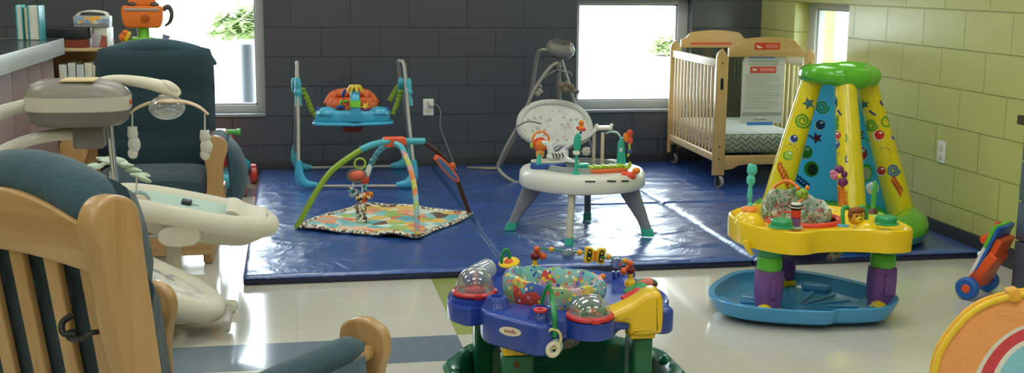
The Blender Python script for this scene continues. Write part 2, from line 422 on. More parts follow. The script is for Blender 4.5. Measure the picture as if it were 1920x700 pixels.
# ceiling lights (a grid of ordinary troffers)
def emis(name, col, st):
    t = NT(name); t.b.inputs['Emission Color'].default_value = srgb(col); t.b.inputs['Emission Strength'].default_value = st; t.set(Roughness=.5); return t.m
LAMP = 8.5
M_em = emis('lamp_diffuser', '#f6fcf6', LAMP)
for i, (x, y) in enumerate([(x, y) for x in (-2.4, 0., 2.2) for y in (-.8, 1.6, 4.0, 6.4)]):
    r = thing('ceiling_light', 'recessed white ceiling light panel above the playroom floor', 'light', (x, y, CEIL), group='recessed ceiling lights')
    m = MB()
    for q in ((-.62, .62, -.32, -.29), (-.62, .62, .29, .32), (-.62, -.59, -.29, .29), (.59, .62, -.29, .29)): m.box(x+q[0], x+q[1], y+q[2], y+q[3], CEIL-.02, CEIL+.001)
    obj('light_frame', m, M_frame, r)
    m = MB(); m.box(x-.59, x+.59, y-.29, y+.29, CEIL-.012, CEIL-.001); obj('light_diffuser', m, M_em, r, flat=True)
# ---------------- outdoors
t = NT('paved_ground'); t.set(Roughness=.9)
n = t.noise(t.pos(), 2., 5); t.t.links.new(t.mix(n.outputs[0], '#c9c7c2', '#dcdad6'), t.b.inputs['Base Color']); M_pave = t.m
m = MB(); m.box(-30, 40, BACK+TH+.001, 60, -.3, -.05); m.box(RIGHT+TH+.001, 40, -20, BACK+TH, -.3, -.05); struct('trim_1', m, M_pave, flat=True)
M_grass = patches('lawn_grass', ['#7c9a3e', '#8dab4a', '#98b457', '#85a344'], 8., .95)
m = MB(); m.sheet(lambda u, v: (4.75+12*u, -5+25*v, -.04+.1*noise.noise(V((u*9, v*20, 0)))), 20, 40, .1)
tag(obj('lawn_strip', m, M_grass, origin=(5, 5, 0)), 'sunlit green lawn outside the narrow window in the green wall', 'lawn', kind='stuff')
def bush(name, c, r, label, seed, cols, grp=None):
    rnd = random.Random(seed); m = MB(); c = V(c)
    for i in range(900):
        d = V((rnd.gauss(0, 1), rnd.gauss(0, 1), rnd.gauss(0, 1))).normalized(); d.z = abs(d.z)*1.0
        p = c+V((d.x*r[0], d.y*r[1], d.z*r[2]))*(.75+.3*rnd.random())
        a = rnd.random()*6.28; L = .07*max(r)+.03; u = V((math.cos(a), math.sin(a), rnd.uniform(-.4, .8)))*L; w = V((-math.sin(a), math.cos(a), rnd.uniform(-.3, .3)))*L*.45
        m.add([p-u, p+w, p+u, p-w], [(0, 1, 2, 3)])
    root = thing(name, label, 'bush', (c.x, c.y, -.05), group=grp)
    obj('foliage', m, patches('haze_paled_leaf', cols, 3., .8), root, flat=True)
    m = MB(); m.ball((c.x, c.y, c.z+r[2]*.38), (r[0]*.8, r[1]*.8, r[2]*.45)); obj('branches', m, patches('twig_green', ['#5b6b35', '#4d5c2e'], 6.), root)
HAZED_GREENS = ['#b4c98c', '#c3d59f', '#a8c07e', '#d2dfb4']  # leaf greens paled: overexposed outdoor haze is put into the colour
bush('bush', (-.42, 11.2, .80), (.34, .35, .30), 'round green bush top, paled by painted haze, seen through the left window', 3, HAZED_GREENS)
bush('bush', (B(1262, 100, 12.).x, 12.0, B(1240, 109, 11.6).z+.03), (.26, .25, .20), 'green bush seen at the right edge of the square window', 5, HAZED_GREENS)
m = MB(); m.box(-1.9, .8, 11.6, 12.4, -.1, .95, .02); m.box(-1.95, .85, 11.55, 12.45, .95, 1.0, .02)
tag(obj('planter_wall', m, plain('pale_render', '#d9d8d4'), origin=(-.5, 12, 0)), 'low pale garden wall outside the left window', 'wall')
M_post = plastic('#55585c', .5)
ph = B(1240, 109, 11.6).z
m = MB(); m.box(2.7, 4.6, 11.6, 12.4, -.1, ph-.04, .02); m.box(2.65, 4.65, 11.55, 12.45, ph-.04, ph, .02)
tag(obj('planter_wall', m, plain('pale_render', '#d9d8d4'), origin=(4, 12, 0)), 'low pale garden wall outside the square window by the crib', 'wall')
p = B(463, 100, 9.6); m = MB(); m.cyl((p.x, 9.6, -.05), (p.x, 9.6, .82), .05); m.ball((p.x, 9.6, .82), (.05, .05, .02))
tag(obj('bollard', m, M_post, origin=(p.x, 9.6, -.05)), 'dark grey bollard outside the left window near its right jamb', 'bollard')

# ---------------- light and sky
w = bpy.data.worlds.new('sky'); S.world = w; w.use_nodes = True; nt = w.node_tree; nt.nodes.clear()
o = nt.nodes.new('ShaderNodeOutputWorld'); bg = nt.nodes.new('ShaderNodeBackground'); bg.inputs[0].default_value = (.86, .93, 1., 1); bg.inputs[1].default_value = 13.
nt.links.new(bg.outputs[0], o.inputs[0])
def portal(name, loc, rot, sx, sy):
    l = bpy.data.lights.new(name, 'AREA'); l.shape = 'RECTANGLE'; l.size = sx; l.size_y = sy; l.cycles.is_portal = True
    q = bpy.data.objects.new(name, l); COL.objects.link(q); q.location = loc; q.rotation_euler = rot
for w_ in (W1, W2): portal('window_portal', ((w_[0]+w_[1])/2, BACK+TH+.02, (w_[2]+w_[3])/2), (-PI/2, 0, 0), w_[1]-w_[0], w_[3]-w_[2])
portal('window_portal', (RIGHT+TH+.02, (W3[0]+W3[1])/2, (W3[2]+W3[3])/2), (PI/2, 0, PI/2), W3[1]-W3[0], W3[3]-W3[2])
S.view_settings.view_transform = 'Standard'; S.view_settings.look = 'None'; S.view_settings.gamma = 1; S.view_settings.use_curve_mapping = False
S.view_settings.exposure = 0.
# ================================================================= floor mats
MT = .045
t = NT('blue_vinyl'); t.set(Roughness=.36, Coat_Weight=.8, Coat_Roughness=.24); t.b.inputs['Specular IOR Level'].default_value = .7
p = t.pos((1, 1, 1)); a = t.noise(p, 3.2, 4, 1.6); b = t.noise(p, 11., 3, 1.2)
t.t.links.new(t.mix(t.noise(p, 2., 2).outputs[0], '#1b468c', '#2452a0'), t.b.inputs['Base Color'])
def ridge(n): return t.math('POWER', t.math('SUBTRACT', 1., t.math('ABSOLUTE', t.math('MULTIPLY', t.math('SUBTRACT', n.outputs[0], .5), 3.2))), 3.)
t.bump(t.math('ADD', t.math('MULTIPLY', ridge(a), .7), t.math('MULTIPLY', b.outputs[0], .25)), .4, .016)
M_vinyl = t.m
M_navy = plastic('#171f47', .4)
TABLE_LEGS = [(1.12, 6.0), (1.346, 5.6), (1.804, 5.746), (1.589, 6.19)]
def mat_z(x, y):
    z = .0035*noise.noise(V((x*1.7, y*2.2, 3)))
    r = 1-abs(noise.noise(V((x*2.1+.5*noise.noise(V((x, y, 9))), y*5.5, 1)))*2.2); z += .005*max(0, r)**3
    r2 = 1-abs(noise.noise(V((x*3.1-y*1.3, y*3.1+x, 7)))*2.6); z += .004*max(0, r2)**3
    for i, (lx, ly) in enumerate(TABLE_LEGS):
        dx, dy = x-lx, y-ly; d = math.hypot(dx, dy); th = math.atan2(dy, dx)
        z += -.012*math.exp(-(d/.07)**2)
        z += .006*math.exp(-d/.22)*min(1, d/.06)*max(0, math.cos(th*7+i*1.7+2*noise.noise(V((lx*3, d*3, th)))))**3
    return z
def floor_mat(x0, x1, y0, y1, label):
    nu, nv = max(40, int((x1-x0)*70)), max(40, int((y1-y0)*60))
    def f(u, v):
        x, y = x0+(x1-x0)*u, y0+(y1-y0)*v
        e = min(x-x0, x1-x, y-y0, y1-y); ed = max(0., 1-e/.020)
        w = min(1, e/.05)
        return (x, y, MT-.013*ed*ed-.002*max(0, 1-e/.1)+mat_z(x, y)*w)
    r = thing('floor_mat', label, 'mat', ((x0+x1)/2, (y0+y1)/2, 0), group='blue vinyl play mats in the corner')
    m = MB(); m.sheet(f, nu, nv); obj('vinyl_cover', m, M_vinyl, r)
    m = MB(); m.slab(rrect(x1-x0-.004, y1-y0-.004, .01, 3), .0015, MT-.016, .008, Matrix.Translation(((x0+x1)/2, (y0+y1)/2, 0))); obj('side_band', m, M_navy, r)
Y0, YM, Y1 = 5.185, 6.61, 8.185
floor_mat(-.242, .960, Y0, Y1, 'long blue floor mat at the left end, under the jumper and the play gym')
floor_mat(.963, 2.157, Y0, YM-.002, 'blue floor mat under the white activity table')
floor_mat(.963, 2.157, YM+.002, Y1, 'blue floor mat below the square window, under the folded swing')
floor_mat(2.160, 3.375, Y0, YM-.002, 'blue floor mat under the inflatable ball pit by the green wall')
floor_mat(2.160, 3.375, YM+.002, Y1, 'blue floor mat in the room corner under the wooden crib')

# ================================================================= gliders
M_wood = wood('honey_wood', '#a37c4c', '#b38c5c', '#c29d70', .8)
M_woodx = wood('honey_wood_rail', '#a37c4c', '#b38c5c', '#c29d70', .8, axis=0)
M_teal = fabric('#24404a', '#1b333d', .9, 160., .4)
M_teal2 = fabric('#2f505e', '#28444f', .9, 160., .3)
M_black = plastic('#15171a', .45)
def Lt(T, p): return T @ V(p)
def cushion(m, T, w, h, th, r=.05, crown=.02, n=2.6, nu=18, nv=18, tuft=0):
    """puffy cushion, w along x, h along y, thickness along z (centred)"""
    for sgn in (1, -1):
        def f(u, v):
            a, b = u*2-1, v*2-1
            k = max(0., 1-abs(a)**4)**.5*max(0., 1-abs(b)**4)**.5
            sx = math.copysign(abs(a)**.9, a); sy = math.copysign(abs(b)**.9, b)
            rx = 1-.06*abs(b)**6; ry = 1-.06*abs(a)**6
            z = th/2*k**.6+crown*k*(1 if th else 0)
            if tuft: z -= .012*sum(math.exp(-((b-q)/.05)**2) for q in (-.33, .33))
            return (sx*w/2*rx, sy*h/2*ry, sgn*z)
        if sgn == 1: m.sheet(f, nu, nv, T=T)
        else: m.sheet(lambda u, v: f(1-u, v), nu, nv, T=T)
def panel(m, prof, T, th, r=.006):      # profile outline in local (x, y), thickness along z
    m.slab(prof, -th/2, th/2, r, T)
def glider(loc, rz, label, extra=False, cw=.46):
    root = thing('glider_chair', label, 'rocking chair', loc, rz)
    W = WM[root.name]
    YZ = Matrix(((0, 0, 1, 0), (1, 0, 0, 0), (0, 1, 0, 0), (0, 0, 0, 1)))          # local (x,y,z) -> (z, x, y): outlines drawn in the y-z plane
    XZ = Matrix(((1, 0, 0, 0), (0, 0, -1, 0), (0, 1, 0, 0), (0, 0, 0, 1)))         # outlines drawn in the x-z plane
    # back posts
    prof = smooth2([(-.415, .90), (-.425, .945), (-.405, .982), (-.365, .99), (-.325, .972), (-.312, .93), (-.305, .86), (-.275, .62), (-.25, .42), (-.235, .26), (-.31, .24), (-.335, .40), (-.355, .60), (-.392, .76), (-.40, .83)], 4)
    for s in (-1, 1):
        m = MB(W); panel(m, prof, Matrix.Translation((s*.247, 0, 0)) @ YZ, .042, .009); obj('back_post', m, M_wood, root)
    # crest rail: curved board between posts
    m = MB(W); top = [(-.2255+.451*i/16, .925+.06*math.sin(PI*i/16)) for i in range(17)]; bot = [(.2255-.451*i/16, .845+.02*math.sin(PI*i/16)) for i in range(17)]
    m.slab(top+bot, -.018, .018, .006, Matrix.Translation((0, -.366, .9)) @ rotm(.13) @ Matrix.Translation((0, 0, -.9)) @ XZ)
    obj('crest_rail', m, M_woodx, root)
    m = MB(W); m.box(-.2255, .2255, -.31, -.275, .34, .40, .006); obj('lower_rail', m, M_woodx, root)
    for x in (-.18, -.09, 0, .09, .18):
        m = MB(W); m.bar((x, -.285, .38), (x, -.362, .875), .036, .016, .004, up=(0, 1, .1)); obj('back_slat', m, M_wood, root)
    # strap knot tying the back cushion to a slat
    if extra:
        m = MB(W); m.tube([(.150, -.375, .735), (.165, -.39, .728), (.185, -.388, .73), (.205, -.382, .742), (.21, -.35, .737)], .010, 8, flat=.5); m.tube([(.150, -.37, .765), (.137, -.385, .752), (.145, -.392, .735), (.165, -.382, .732)], .006, 8)
        obj('tie_strap', m, M_black, root)
    # arms: front panels, pads, rails
    fp = smooth2([(-.062, .55), (-.053, .597), (-.0, .618), (.053, .597), (.062, .55), (.047, .50), (.038, .44), (.04, .36), (.045, .28), (-.045, .28), (-.04, .36), (-.038, .44), (-.047, .50)], 4)
    for s in (-1, 1):
        m = MB(W); panel(m, fp, Matrix.Translation((s*.315, .28, 0)) @ XZ, .032, .008); obj('arm_panel', m, M_wood, root)
        m = MB(W); m.bar((s*.308, -.30, .562), (s*.315, .265, .548), .082, .034, .014); obj('arm_rest', m, M_woodx, root)
        m = MB(W)
        def pad(u, v):
            a = (-1.0+2*u)*PI*.62; y = -.20+.455*v; e = min(1, min(v, 1-v)/.09)**.5
            w_ = .040*(.6+.4*e); h_ = .036*(.5+.5*e)
            x = math.sin(a)*w_; z = math.cos(a)*h_
            if abs(a) > PI/2: z = -(abs(a)-PI/2)*.075*(1 if a*s > 0 else .5); x = math.copysign(w_, a)
            return (s*.315+x, y, .555+z)
        m.sheet(pad, 24, 14, .012 if s > 0 else .012); obj('arm_pad', m, M_teal2, root)
        # hanging side pocket outside the arm
        m = MB(W); m.sheet(lambda u, v: (s*(.372+.075*math.sin(PI*u)**.6*math.sin(PI*v)**.5+.02*(1-v)), -.16+.36*u, .56-.32*(1-v)), 12, 12, .012*s); 
        obj('side_pocket', m, M_teal2, root)
        m = MB(W); m.box(s*.315-.018, s*.315+.018, -.31, .275, .235, .30, .006); obj('side_rail', m, M_woodx, root)
    m = MB(W); m.box(-.30, .30, .262, .292, .225, .305, .006); obj('front_rail', m, M_woodx, root)
    # cushions
    m = MB(W); cushion(m, TR((0, .02, .345)), .56, .56, .12, crown=.02); obj('seat_cushion', m, M_teal, root)
    m = MB(W)
    BT = Matrix.Translation((0, -.252, .68)) @ rotm(PI/2+.14)
    cushion(m, BT, cw, .66, .075, crown=.025, tuft=1); obj('back_cushion', m, M_teal, root)
    m = MB(W); 
    def head(u, v):
        a = u*2*PI; x = (cw+.02)*(v-.5); e = max(.02, min(1, (min(v, 1-v)/.12)))**.5
        ry, rz_ = .062*e, .05*e
        return (x, -.322+ry*math.cos(a), .915+.078*math.sin(PI*v)**.8+rz_*math.sin(a))
    m.sheet(head, 24, 28); obj('head_roll', m, M_teal2, root)
    # base with glider arms
    for s in (-1, 1):
        m = MB(W); m.bar((s*.27, -.33, .03), (s*.27, .30, .03), .045, .055, .012); obj('base_runner', m, M_woodx, root)
        m = MB(W); m.box(s*.27-.02, s*.27+.02, .16, .21, .055, .17, .006); m.box(s*.27-.02, s*.27+.02, -.25, -.20, .055, .17, .006); m.box(s*.27-.02, s*.27+.02, -.26, .22, .15, .185, .006); obj('base_upright', m, M_wood, root)
        for y in (-.2, .16):
            m = MB(W); m.bar((s*.296, y, .165), (s*.296, y+.03, .27), .014, .03, .004, up=(0, 1, 0)); obj('swing_link', m, M_black, root)
    m = MB(W); m.box(-.292, .292, .302, .325, .05, .135, .006); obj('base_front_bar', m, M_woodx, root)
    m = MB(W); m.box(-.25, .25, .165, .20, .13, .185, .006); obj('cross_bar', m, M_woodx, root)
    m = MB(W); m.box(-.25, .25, -.24, -.205, .13, .185, .006); obj('cross_bar', m, M_woodx, root)
    return root
glider((-.277, 2.498, 0), -.6774, 'nearest glider rocking chair seen from behind, honey wood slats and dark teal cushions', True)
glider((-.69, 5.92, 0), PI, 'teal cushioned glider rocking chair under the left window, facing the camera', cw=.585)

# ---------------- counter on a panelled half wall
t = NT('mauve_laminate'); t.set(Roughness=.4)
p = t.pos(); c = t.mix(t.noise(p, 130., 4).outputs[0], '#8b6f6f', '#a88f8d'); t.t.links.new(t.mix(t.math('MULTIPLY', t.noise(p, 6., 3).outputs[0], .5), c, '#9f8a88'), t.b.inputs['Base Color']); M_mauve = t.m
M_white = plastic('#e8e8e6', .35); M_ctop = plastic('#3b4148', .22, coat=.3); M_edge = plastic('#c3cbcb', .3)
cx = G(120, 72, 1.0); CXR, CYE = cx.x, cx.y
root = thing('service_counter', 'grey topped counter with white edge and mauve panels at far left', 'counter', (CXR-.3, CYE-1.5, 0))
m = MB(); m.box(CXR-.62, CXR-.012, CYE-3.3, CYE, .958, 1.0, .004); obj('countertop', m, M_ctop, root)
m = MB(); m.box(CXR-.011, CXR, CYE-3.3, CYE, .91, 1.0, .003); m2 = m; m.box(CXR-.62, CXR-.012, CYE+.001, CYE+.012, .91, 1.0, .003); obj('edge_strip', m, M_edge, root)
y = CYE-.10; k = 0
while y > CYE-3.25:
    m = MB(); m.box(CXR-.075, CXR-.045, y-.335, y-.005, .0, .909, .003); obj('wall_panel', m, M_mauve, root); y -= .34; k += 1
m = MB(); m.box(CXR-.60, CXR-.076, CYE-3.3, CYE-.06, .0, .909); obj('carcass', m, M_mauve, root)

# ---------------- things on the counter and bookcase
M_paper = plastic('#ece9df', .7)
p0 = G(40, 72, 1.0); q0 = G(78, 72, 1.0)
def book(name, label, x, y, z, w, h, d, cols, rz=0, spine='#2f9a9c', group=None):
    T = Matrix.Translation((x, y, z)) @ Matrix.Rotation(rz, 4, 'Z')
    r = thing(name, label, 'book', (x, y, z), rz, group)
    m = MB(T); m.box(-w/2, -w/2+.006, -d/2, d/2, 0, h, .001); m.box(w/2-.006, w/2, -d/2, d/2, 0, h, .001); m.box(-w/2+.001, w/2-.001, -d/2, -d/2+.005, 0, h, .001) if cols == 'spine' else m.box(-w/2+.001, w/2-.001, d/2-.005, d/2, 0, h, .001)
    obj('cover', m, plastic(spine, .4), r)
    m = MB(T); m.box(-w/2+.0065, w/2-.0065, -d/2+.006, d/2-.006, .003, h-.003); obj('pages', m, M_paper, r)
book('board_book', 'teal covered picture book standing at left end of the row on the counter', -1.482, 6.97, 1.0, .035, .19, .16, 0, .1, '#36b3c4')
book('board_book', 'slim dark green book standing second in the row on the counter', -1.446, 6.97, 1.0, .028, .178, .15, 0, .06, '#2c5a1f')
book('board_book', 'thick teal book with grey pages at right end of the row on the counter', -1.401, 6.97, 1.0, .060, .188, .16, 0, .0, '#2fa0a8')
# bookcase behind the counter end
M_maple = wood('pale_maple', '#cba777', '#d8b98b', '#e2c9a0', .8); M_maplex = wood('pale_maple_rail', '#cba777', '#d8b98b', '#e2c9a0', .8, axis=0)
SX0, SX1, SY0, SY1, SZ = -1.46, -.70, 7.32, 7.68, .93
r = thing('bookcase', 'pale wooden bookcase behind the far glider chair, below the left window', 'bookcase', ((SX0+SX1)/2, 7.5, 0))
for x in (SX0, SX1-.02): m = MB(); m.box(x, x+.02, SY0, SY1, 0, SZ-.021, .002); obj('side_panel', m, M_maple, r)
for z in (.06, .48, SZ-.02):
    m = MB(); m.box(SX0+(.021 if z < .9 else 0), SX1-(.021 if z < .9 else 0), SY0, SY1, z, z+.02, .002); obj('shelf', m, M_maplex, r)
m = MB(); m.box(SX0+.021, SX1-.021, SY1-.012, SY1-.001, .081, SZ-.021); obj('back_panel', m, M_maple, r)
for i, (x, c, h, lb) in enumerate([(-1.345, '#e4e1d6', .33, 'cream binder leftmost on the upper shelf of the pale bookcase'), (-1.295, '#d9dcd8', .34, 'pale grey binder second on the upper shelf of the pale bookcase'), (-1.247, '#cfd6d8', .33, 'bluish white binder third on the upper shelf of the pale bookcase'), (-1.20, '#e2dcc6', .34, 'ivory binder fourth on the upper shelf of the pale bookcase'), (-1.155, '#d8d2bd', .335, 'beige binder fifth on the upper shelf of the pale bookcase')]):
    r_ = thing('binder', lb, 'binder', (x, 7.46, .5), group='binders in the pale bookcase')
    m = MB(); m.box(x-.021, x+.021, 7.34, 7.345, .501, .501+h, .002); m.box(x-.021, x-.018, 7.345, 7.58, .501, .501+h); m.box(x+.018, x+.021, 7.345, 7.58, .501, .501+h); obj('cover', m, plastic(c, .5), r_)
    m = MB(); m.box(x-.0175, x+.0175, 7.346, 7.57, .505, .495+h); obj('pages', m, M_paper, r_)
Z = SZ+.001
r = thing('storage_box', 'russet storage box with black lid on top of the pale bookcase', 'box', (-1.32, 7.47, Z))
m = MB(); m.box(-1.44, -1.20, 7.33, 7.62, Z, Z+.062, .004); obj('box_body', m, plastic('#8a3d25', .5), r)
m = MB(); m.box(-1.447, -1.193, 7.323, 7.627, Z+.05, Z+.118, .006); obj('lid', m, plastic('#26272b', .4), r)
r = thing('picture_box', 'carton printed with faded picture standing right of the black lidded box', 'box', (-1.08, 7.45, Z))
M_pic = patches('carton_print', ['#b9b7c4', '#8f9a7a', '#a0564c', '#cfc9bd', '#8c8795', '#7b3a38'], 14., .45)
m = MB(TR((-1.145, 7.44, Z), rz=-.12)); m.box(-.028, .06, -.05, .10, 0, .1175, .002); obj('carton', m, M_pic, r)
M_tis = patches('tissue_print', ['#8fa6c4', '#c9d2d6', '#e89b3c', '#dfe3da', '#f0b34e', '#9db1cc'], 30., .5)
r = thing('tissue_box', 'flowered tissue box on top of the black lidded storage box', 'tissue box', (-1.2, 7.45, Z+.119))
m = MB(); m.box(-1.275, -1.075, 7.38, 7.50, Z+.119, Z+.139, .002); obj('box_base', m, plastic('#8c8c8e', .5), r)
m = MB(); m.box(-1.277, -1.073, 7.378, 7.502, Z+.1385, Z+.185, .003); obj('carton', m, M_tis, r)
m = MB(); m.sheet(lambda u, v: (-1.265+.175*u+.01*math.sin(v*9), 7.40+.08*v+.01*math.sin(u*9), Z+.186+.035*math.sin(PI*u)**.3*(.55+.45*abs(math.sin(PI*(v*1.5+.2))))-.004*u), 18, 12, .001); obj('tissue', m, M_paper, r)
# orange camera-like activity toy
TX, TY = -.885, 7.45
r = thing('activity_toy', 'orange and lime toy with dark handle on the bookcase before the window', 'toy', (TX, TY, Z))
M_or = plastic('#ee7a2a', .35); M_lime = plastic('#7cc832', .35); M_dk = plastic('#4a4340', .4); M_yel = plastic('#f2c81f', .35)
m = MB(); m.lathe([(.115, 0), (.135, .008), (.14, .022), (.125, .034), (.07, .04)], Matrix.Translation((TX, TY, Z)), 32); obj('base', m, M_lime, r)
m = MB(); m.lathe([(.05, .038), (.034, .06), (.032, .115)], Matrix.Translation((TX, TY, Z)), 20); m.torus((TX, TY-.03, Z+.05), .065, .009); obj('stem', m, M_lime, r)
m = MB(); m.slab([(-.105, .02), (-.09, .01), (.09, .01), (.105, .02), (.118, .06), (.122, .13), (-.122, .13), (-.122, .155), (-.095, .155), (-.118, .06)][:6]+[(.112, .142), (-.112, .142), (-.122, .12), (-.118, .06)], -.06, .06, .012, Matrix.Translation((TX, TY, Z+.105)) @ rotm(PI/2)); obj('body', m, M_or, r)
m = MB(); m.box(TX-.1, TX+.1, TY-.066, TY+.066, Z+.218, Z+.232, .003); obj('grey_band', m, plastic('#b4ada6', .4), r)
m = MB(); m.slab(rrect(.16, .05, .02), -.04, .04, .01, Matrix.Translation((TX, TY, Z+.27)) @ rotm(PI/2)); obj('top_housing', m, M_or, r)
m = MB(); m.cyl((TX+.02, TY-.072, Z+.175), (TX+.02, TY-.055, Z+.175), .024, bev=.003); obj('lens_button', m, plastic('#b8560f', .3), r)
for x in (-.055, .07): m = MB(); m.ball((TX+x, TY-.01, Z+.252), (.03, .05, .022)); obj('knob', m, M_dk, r)
m = MB(); m.tube([(TX+.118, TY, Z+.225), (TX+.15, TY, Z+.24), (TX+.168, TY, Z+.20), (TX+.155, TY, Z+.15), (TX+.125, TY, Z+.125)], [.016, .016, .013, .010, .006], 10); obj('handle', m, M_dk, r)
m = MB(); m.ball((TX-.115, TY-.05, Z+.06), (.026, .02, .026)); m.ball((TX-.10, TY-.055, Z+.085), (.02, .016, .02)); obj('flower_knob', m, M_or, r)
m = MB(); m.ball((TX-.085, TY-.075, Z+.065), (.012, .01, .035), T=rotm(0, .5)); obj('leaf_knob', m, M_yel, r)
m = MB(); m.cyl((TX+.12, TY-.02, Z+.03), (TX+.135, TY-.02, Z+.072), .016, .022); obj('purple_cup', m, plastic('#8b7fae', .4), r)

# ---------------- motor head swing at the left
M_grey = plastic('#8f8981', .32); M_lgrey = plastic('#c9c3b8', .35); M_dgrey = plastic('#6e6a66', .35); M_chrome = plastic('#c9ccce', .15, metal=.9)
M_ivory = plastic('#e6dfcc', .4)
HY = 3.5
r = thing('baby_swing', 'grey motor housing baby swing with toy bar beside the nearest glider', 'baby swing', (-.66, 3.75, 0))
hc = B(148, 190, HY)
def headring(z, a, b, dx=0): return [(hc.x+dx+q[0], hc.y+q[1], z) for q in ell(a, b, 40, 2.8)]
zt = hc.z
m = MB(); m.loft([headring(zt+.064, .04, .03, -.02), headring(zt+.062, .085, .06, -.015), headring(zt+.05, .122, .085, -.005), headring(zt+.028, .138, .098), headring(zt+.018, .142, .10)]); obj('housing_top', m, M_grey, r)
m = MB(); m.loft([headring(zt+.018, .143, .101), headring(zt-.02, .143, .101), headring(zt-.023, .14, .098)]); obj('control_band', m, M_lgrey, r)
m = MB(); m.loft([headring(zt-.023, .139, .097), headring(zt-.055, .132, .092), headring(zt-.066, .115, .08), headring(zt-.068, .09, .06)]); obj('housing_bottom', m, M_dgrey, r)
m = MB(); m.box(hc.x-.035, hc.x+.055, hc.y-.075, hc.y+.02, zt+.061, zt+.067, .002, T=None); obj('label_panel', m, plastic('#e8cf9e', .4), r)
m = MB(); m.ball((hc.x+.142, hc.y-.02, zt+.0), (.006, .009, .009)); obj('switch', m, plastic('#e0572a', .3), r)
bc = B(168, 254, HY)
m = MB(); m.slab(rrect(.085, .08, .02), bc.z-.035, bc.z+.045, .008, Matrix.Translation((bc.x, bc.y, 0))); obj('hanger_block', m, M_dgrey, r)
a_ = [B(150, 250, HY), B(95, 255, HY-.02), B(40, 268, HY-.05), B(-20, 300, HY-.1), B(-60, 360, HY-.1), V((-.88, 3.45, .45)), V((-.80, 3.45, .40))]
m = MB(); m.tube(a_, .017, 12); obj('swing_arm', m, M_lgrey, r)
a_ = [B(75, 190, HY), B(40, 200, HY), B(0, 212, HY-.02), B(-40, 235, HY-.05), V((-.95, 3.42, .85)), V((-1.02, 3.40, .45)), V((-1.05, 3.38, .03))]
m = MB(); m.tube(a_, [.017, .019, .02, .02, .018, .016, .016], 12); obj('front_leg', m, M_lgrey, r)
m = MB(); m.tube([(hc.x+.072, hc.y+.05, zt-.05), (hc.x+.075, hc.y+.1, .7), (hc.x+.085, hc.y+.3, .02)], .010, 10, sm=False); obj('back_leg', m, M_chrome, r)
m = MB(); m.tube([(-1.05, 3.38, .018), (-.80, 3.60, .016), (hc.x+.10, hc.y+.3, .018)], .016, 10, sm=False); obj('floor_bar', m, M_lgrey, r)
# toy bar
tb = [B(165, 160, HY+.06), B(205, 150, HY+.05), B(250, 152, HY+.03), B(300, 162, HY), B(336, 178, HY)]
m = MB(); m.tube(tb, [.012, .017, .02, .024, .016], 12, flat=.8); obj('toy_bar', m, M_ivory, r)
cap = B(320, 172, HY); m = MB(); m.ball(B(318, 165, HY), (.036, .022, .018), T=rotm(0, .55)); obj('bar_cap', m, plastic('#d8cfba', .4), r)
gb = B(313, 200, HY)
m = MB(); m.lathe([(.004, .036), (.022, .034), (.022, .012), (.03, .01)], Matrix.Translation((gb.x, gb.y, gb.z)), 20); obj('globe_neck', m, M_lgrey, r)
m = MB(); m.ball((gb.x, gb.y, gb.z-.002), (.052, .052, .036), 24, m=14); g_ = obj('mobile_globe', m, clear('clear_globe', '#e9edf0', .05, .18), r)
m = MB(); m.ball((gb.x, gb.y, gb.z-.018), (.03, .03, .012)); obj('globe_core', m, M_lgrey, g_)
ar = [B(243, 213, HY), B(258, 202, HY), B(285, 192, HY), B(313, 190, HY-.05), B(345, 191, HY), B(372, 200, HY), B(391, 215, HY)]
m = MB(); m.tube(ar, [.006, .009, .01, .01, .01, .009, .006], 10, flat=.5); obj('mobile_hanger', m, plastic('#dcc0a2', .45), r)
M_plush = fabric('#d9d8d2', '#c8c6be', .95, 300., .5); 
def plush(m, px, y0, y1, Y, w=.03):
    a, b = B(px, y0, Y), B(px, y1, Y); L = a.z-b.z
    m.ball((a.x, Y, a.z-L*.22), (w*.85, w*.8, L*.24)); m.ball((a.x+.003, Y, a.z-L*.55), (w, w*.9, L*.27)); m.ball((a.x-.002, Y, a.z-L*.83), (w*.8, w*.7, L*.18))
    m.ball((a.x-w*.5, Y, a.z-L*.04), (w*.3, w*.25, w*.3)); m.ball((a.x+w*.5, Y, a.z-L*.04), (w*.3, w*.25, w*.3))
for px, y0, y1, top in ((248, 238, 298, 212), (384, 245, 300, 213)):
    m = MB(); m.cyl(B(px, top, HY), B(px, y0+4, HY), .0022, n=8); plush(m, px, y0, y1, HY, .018); obj('hanging_plush', m, M_plush, r)

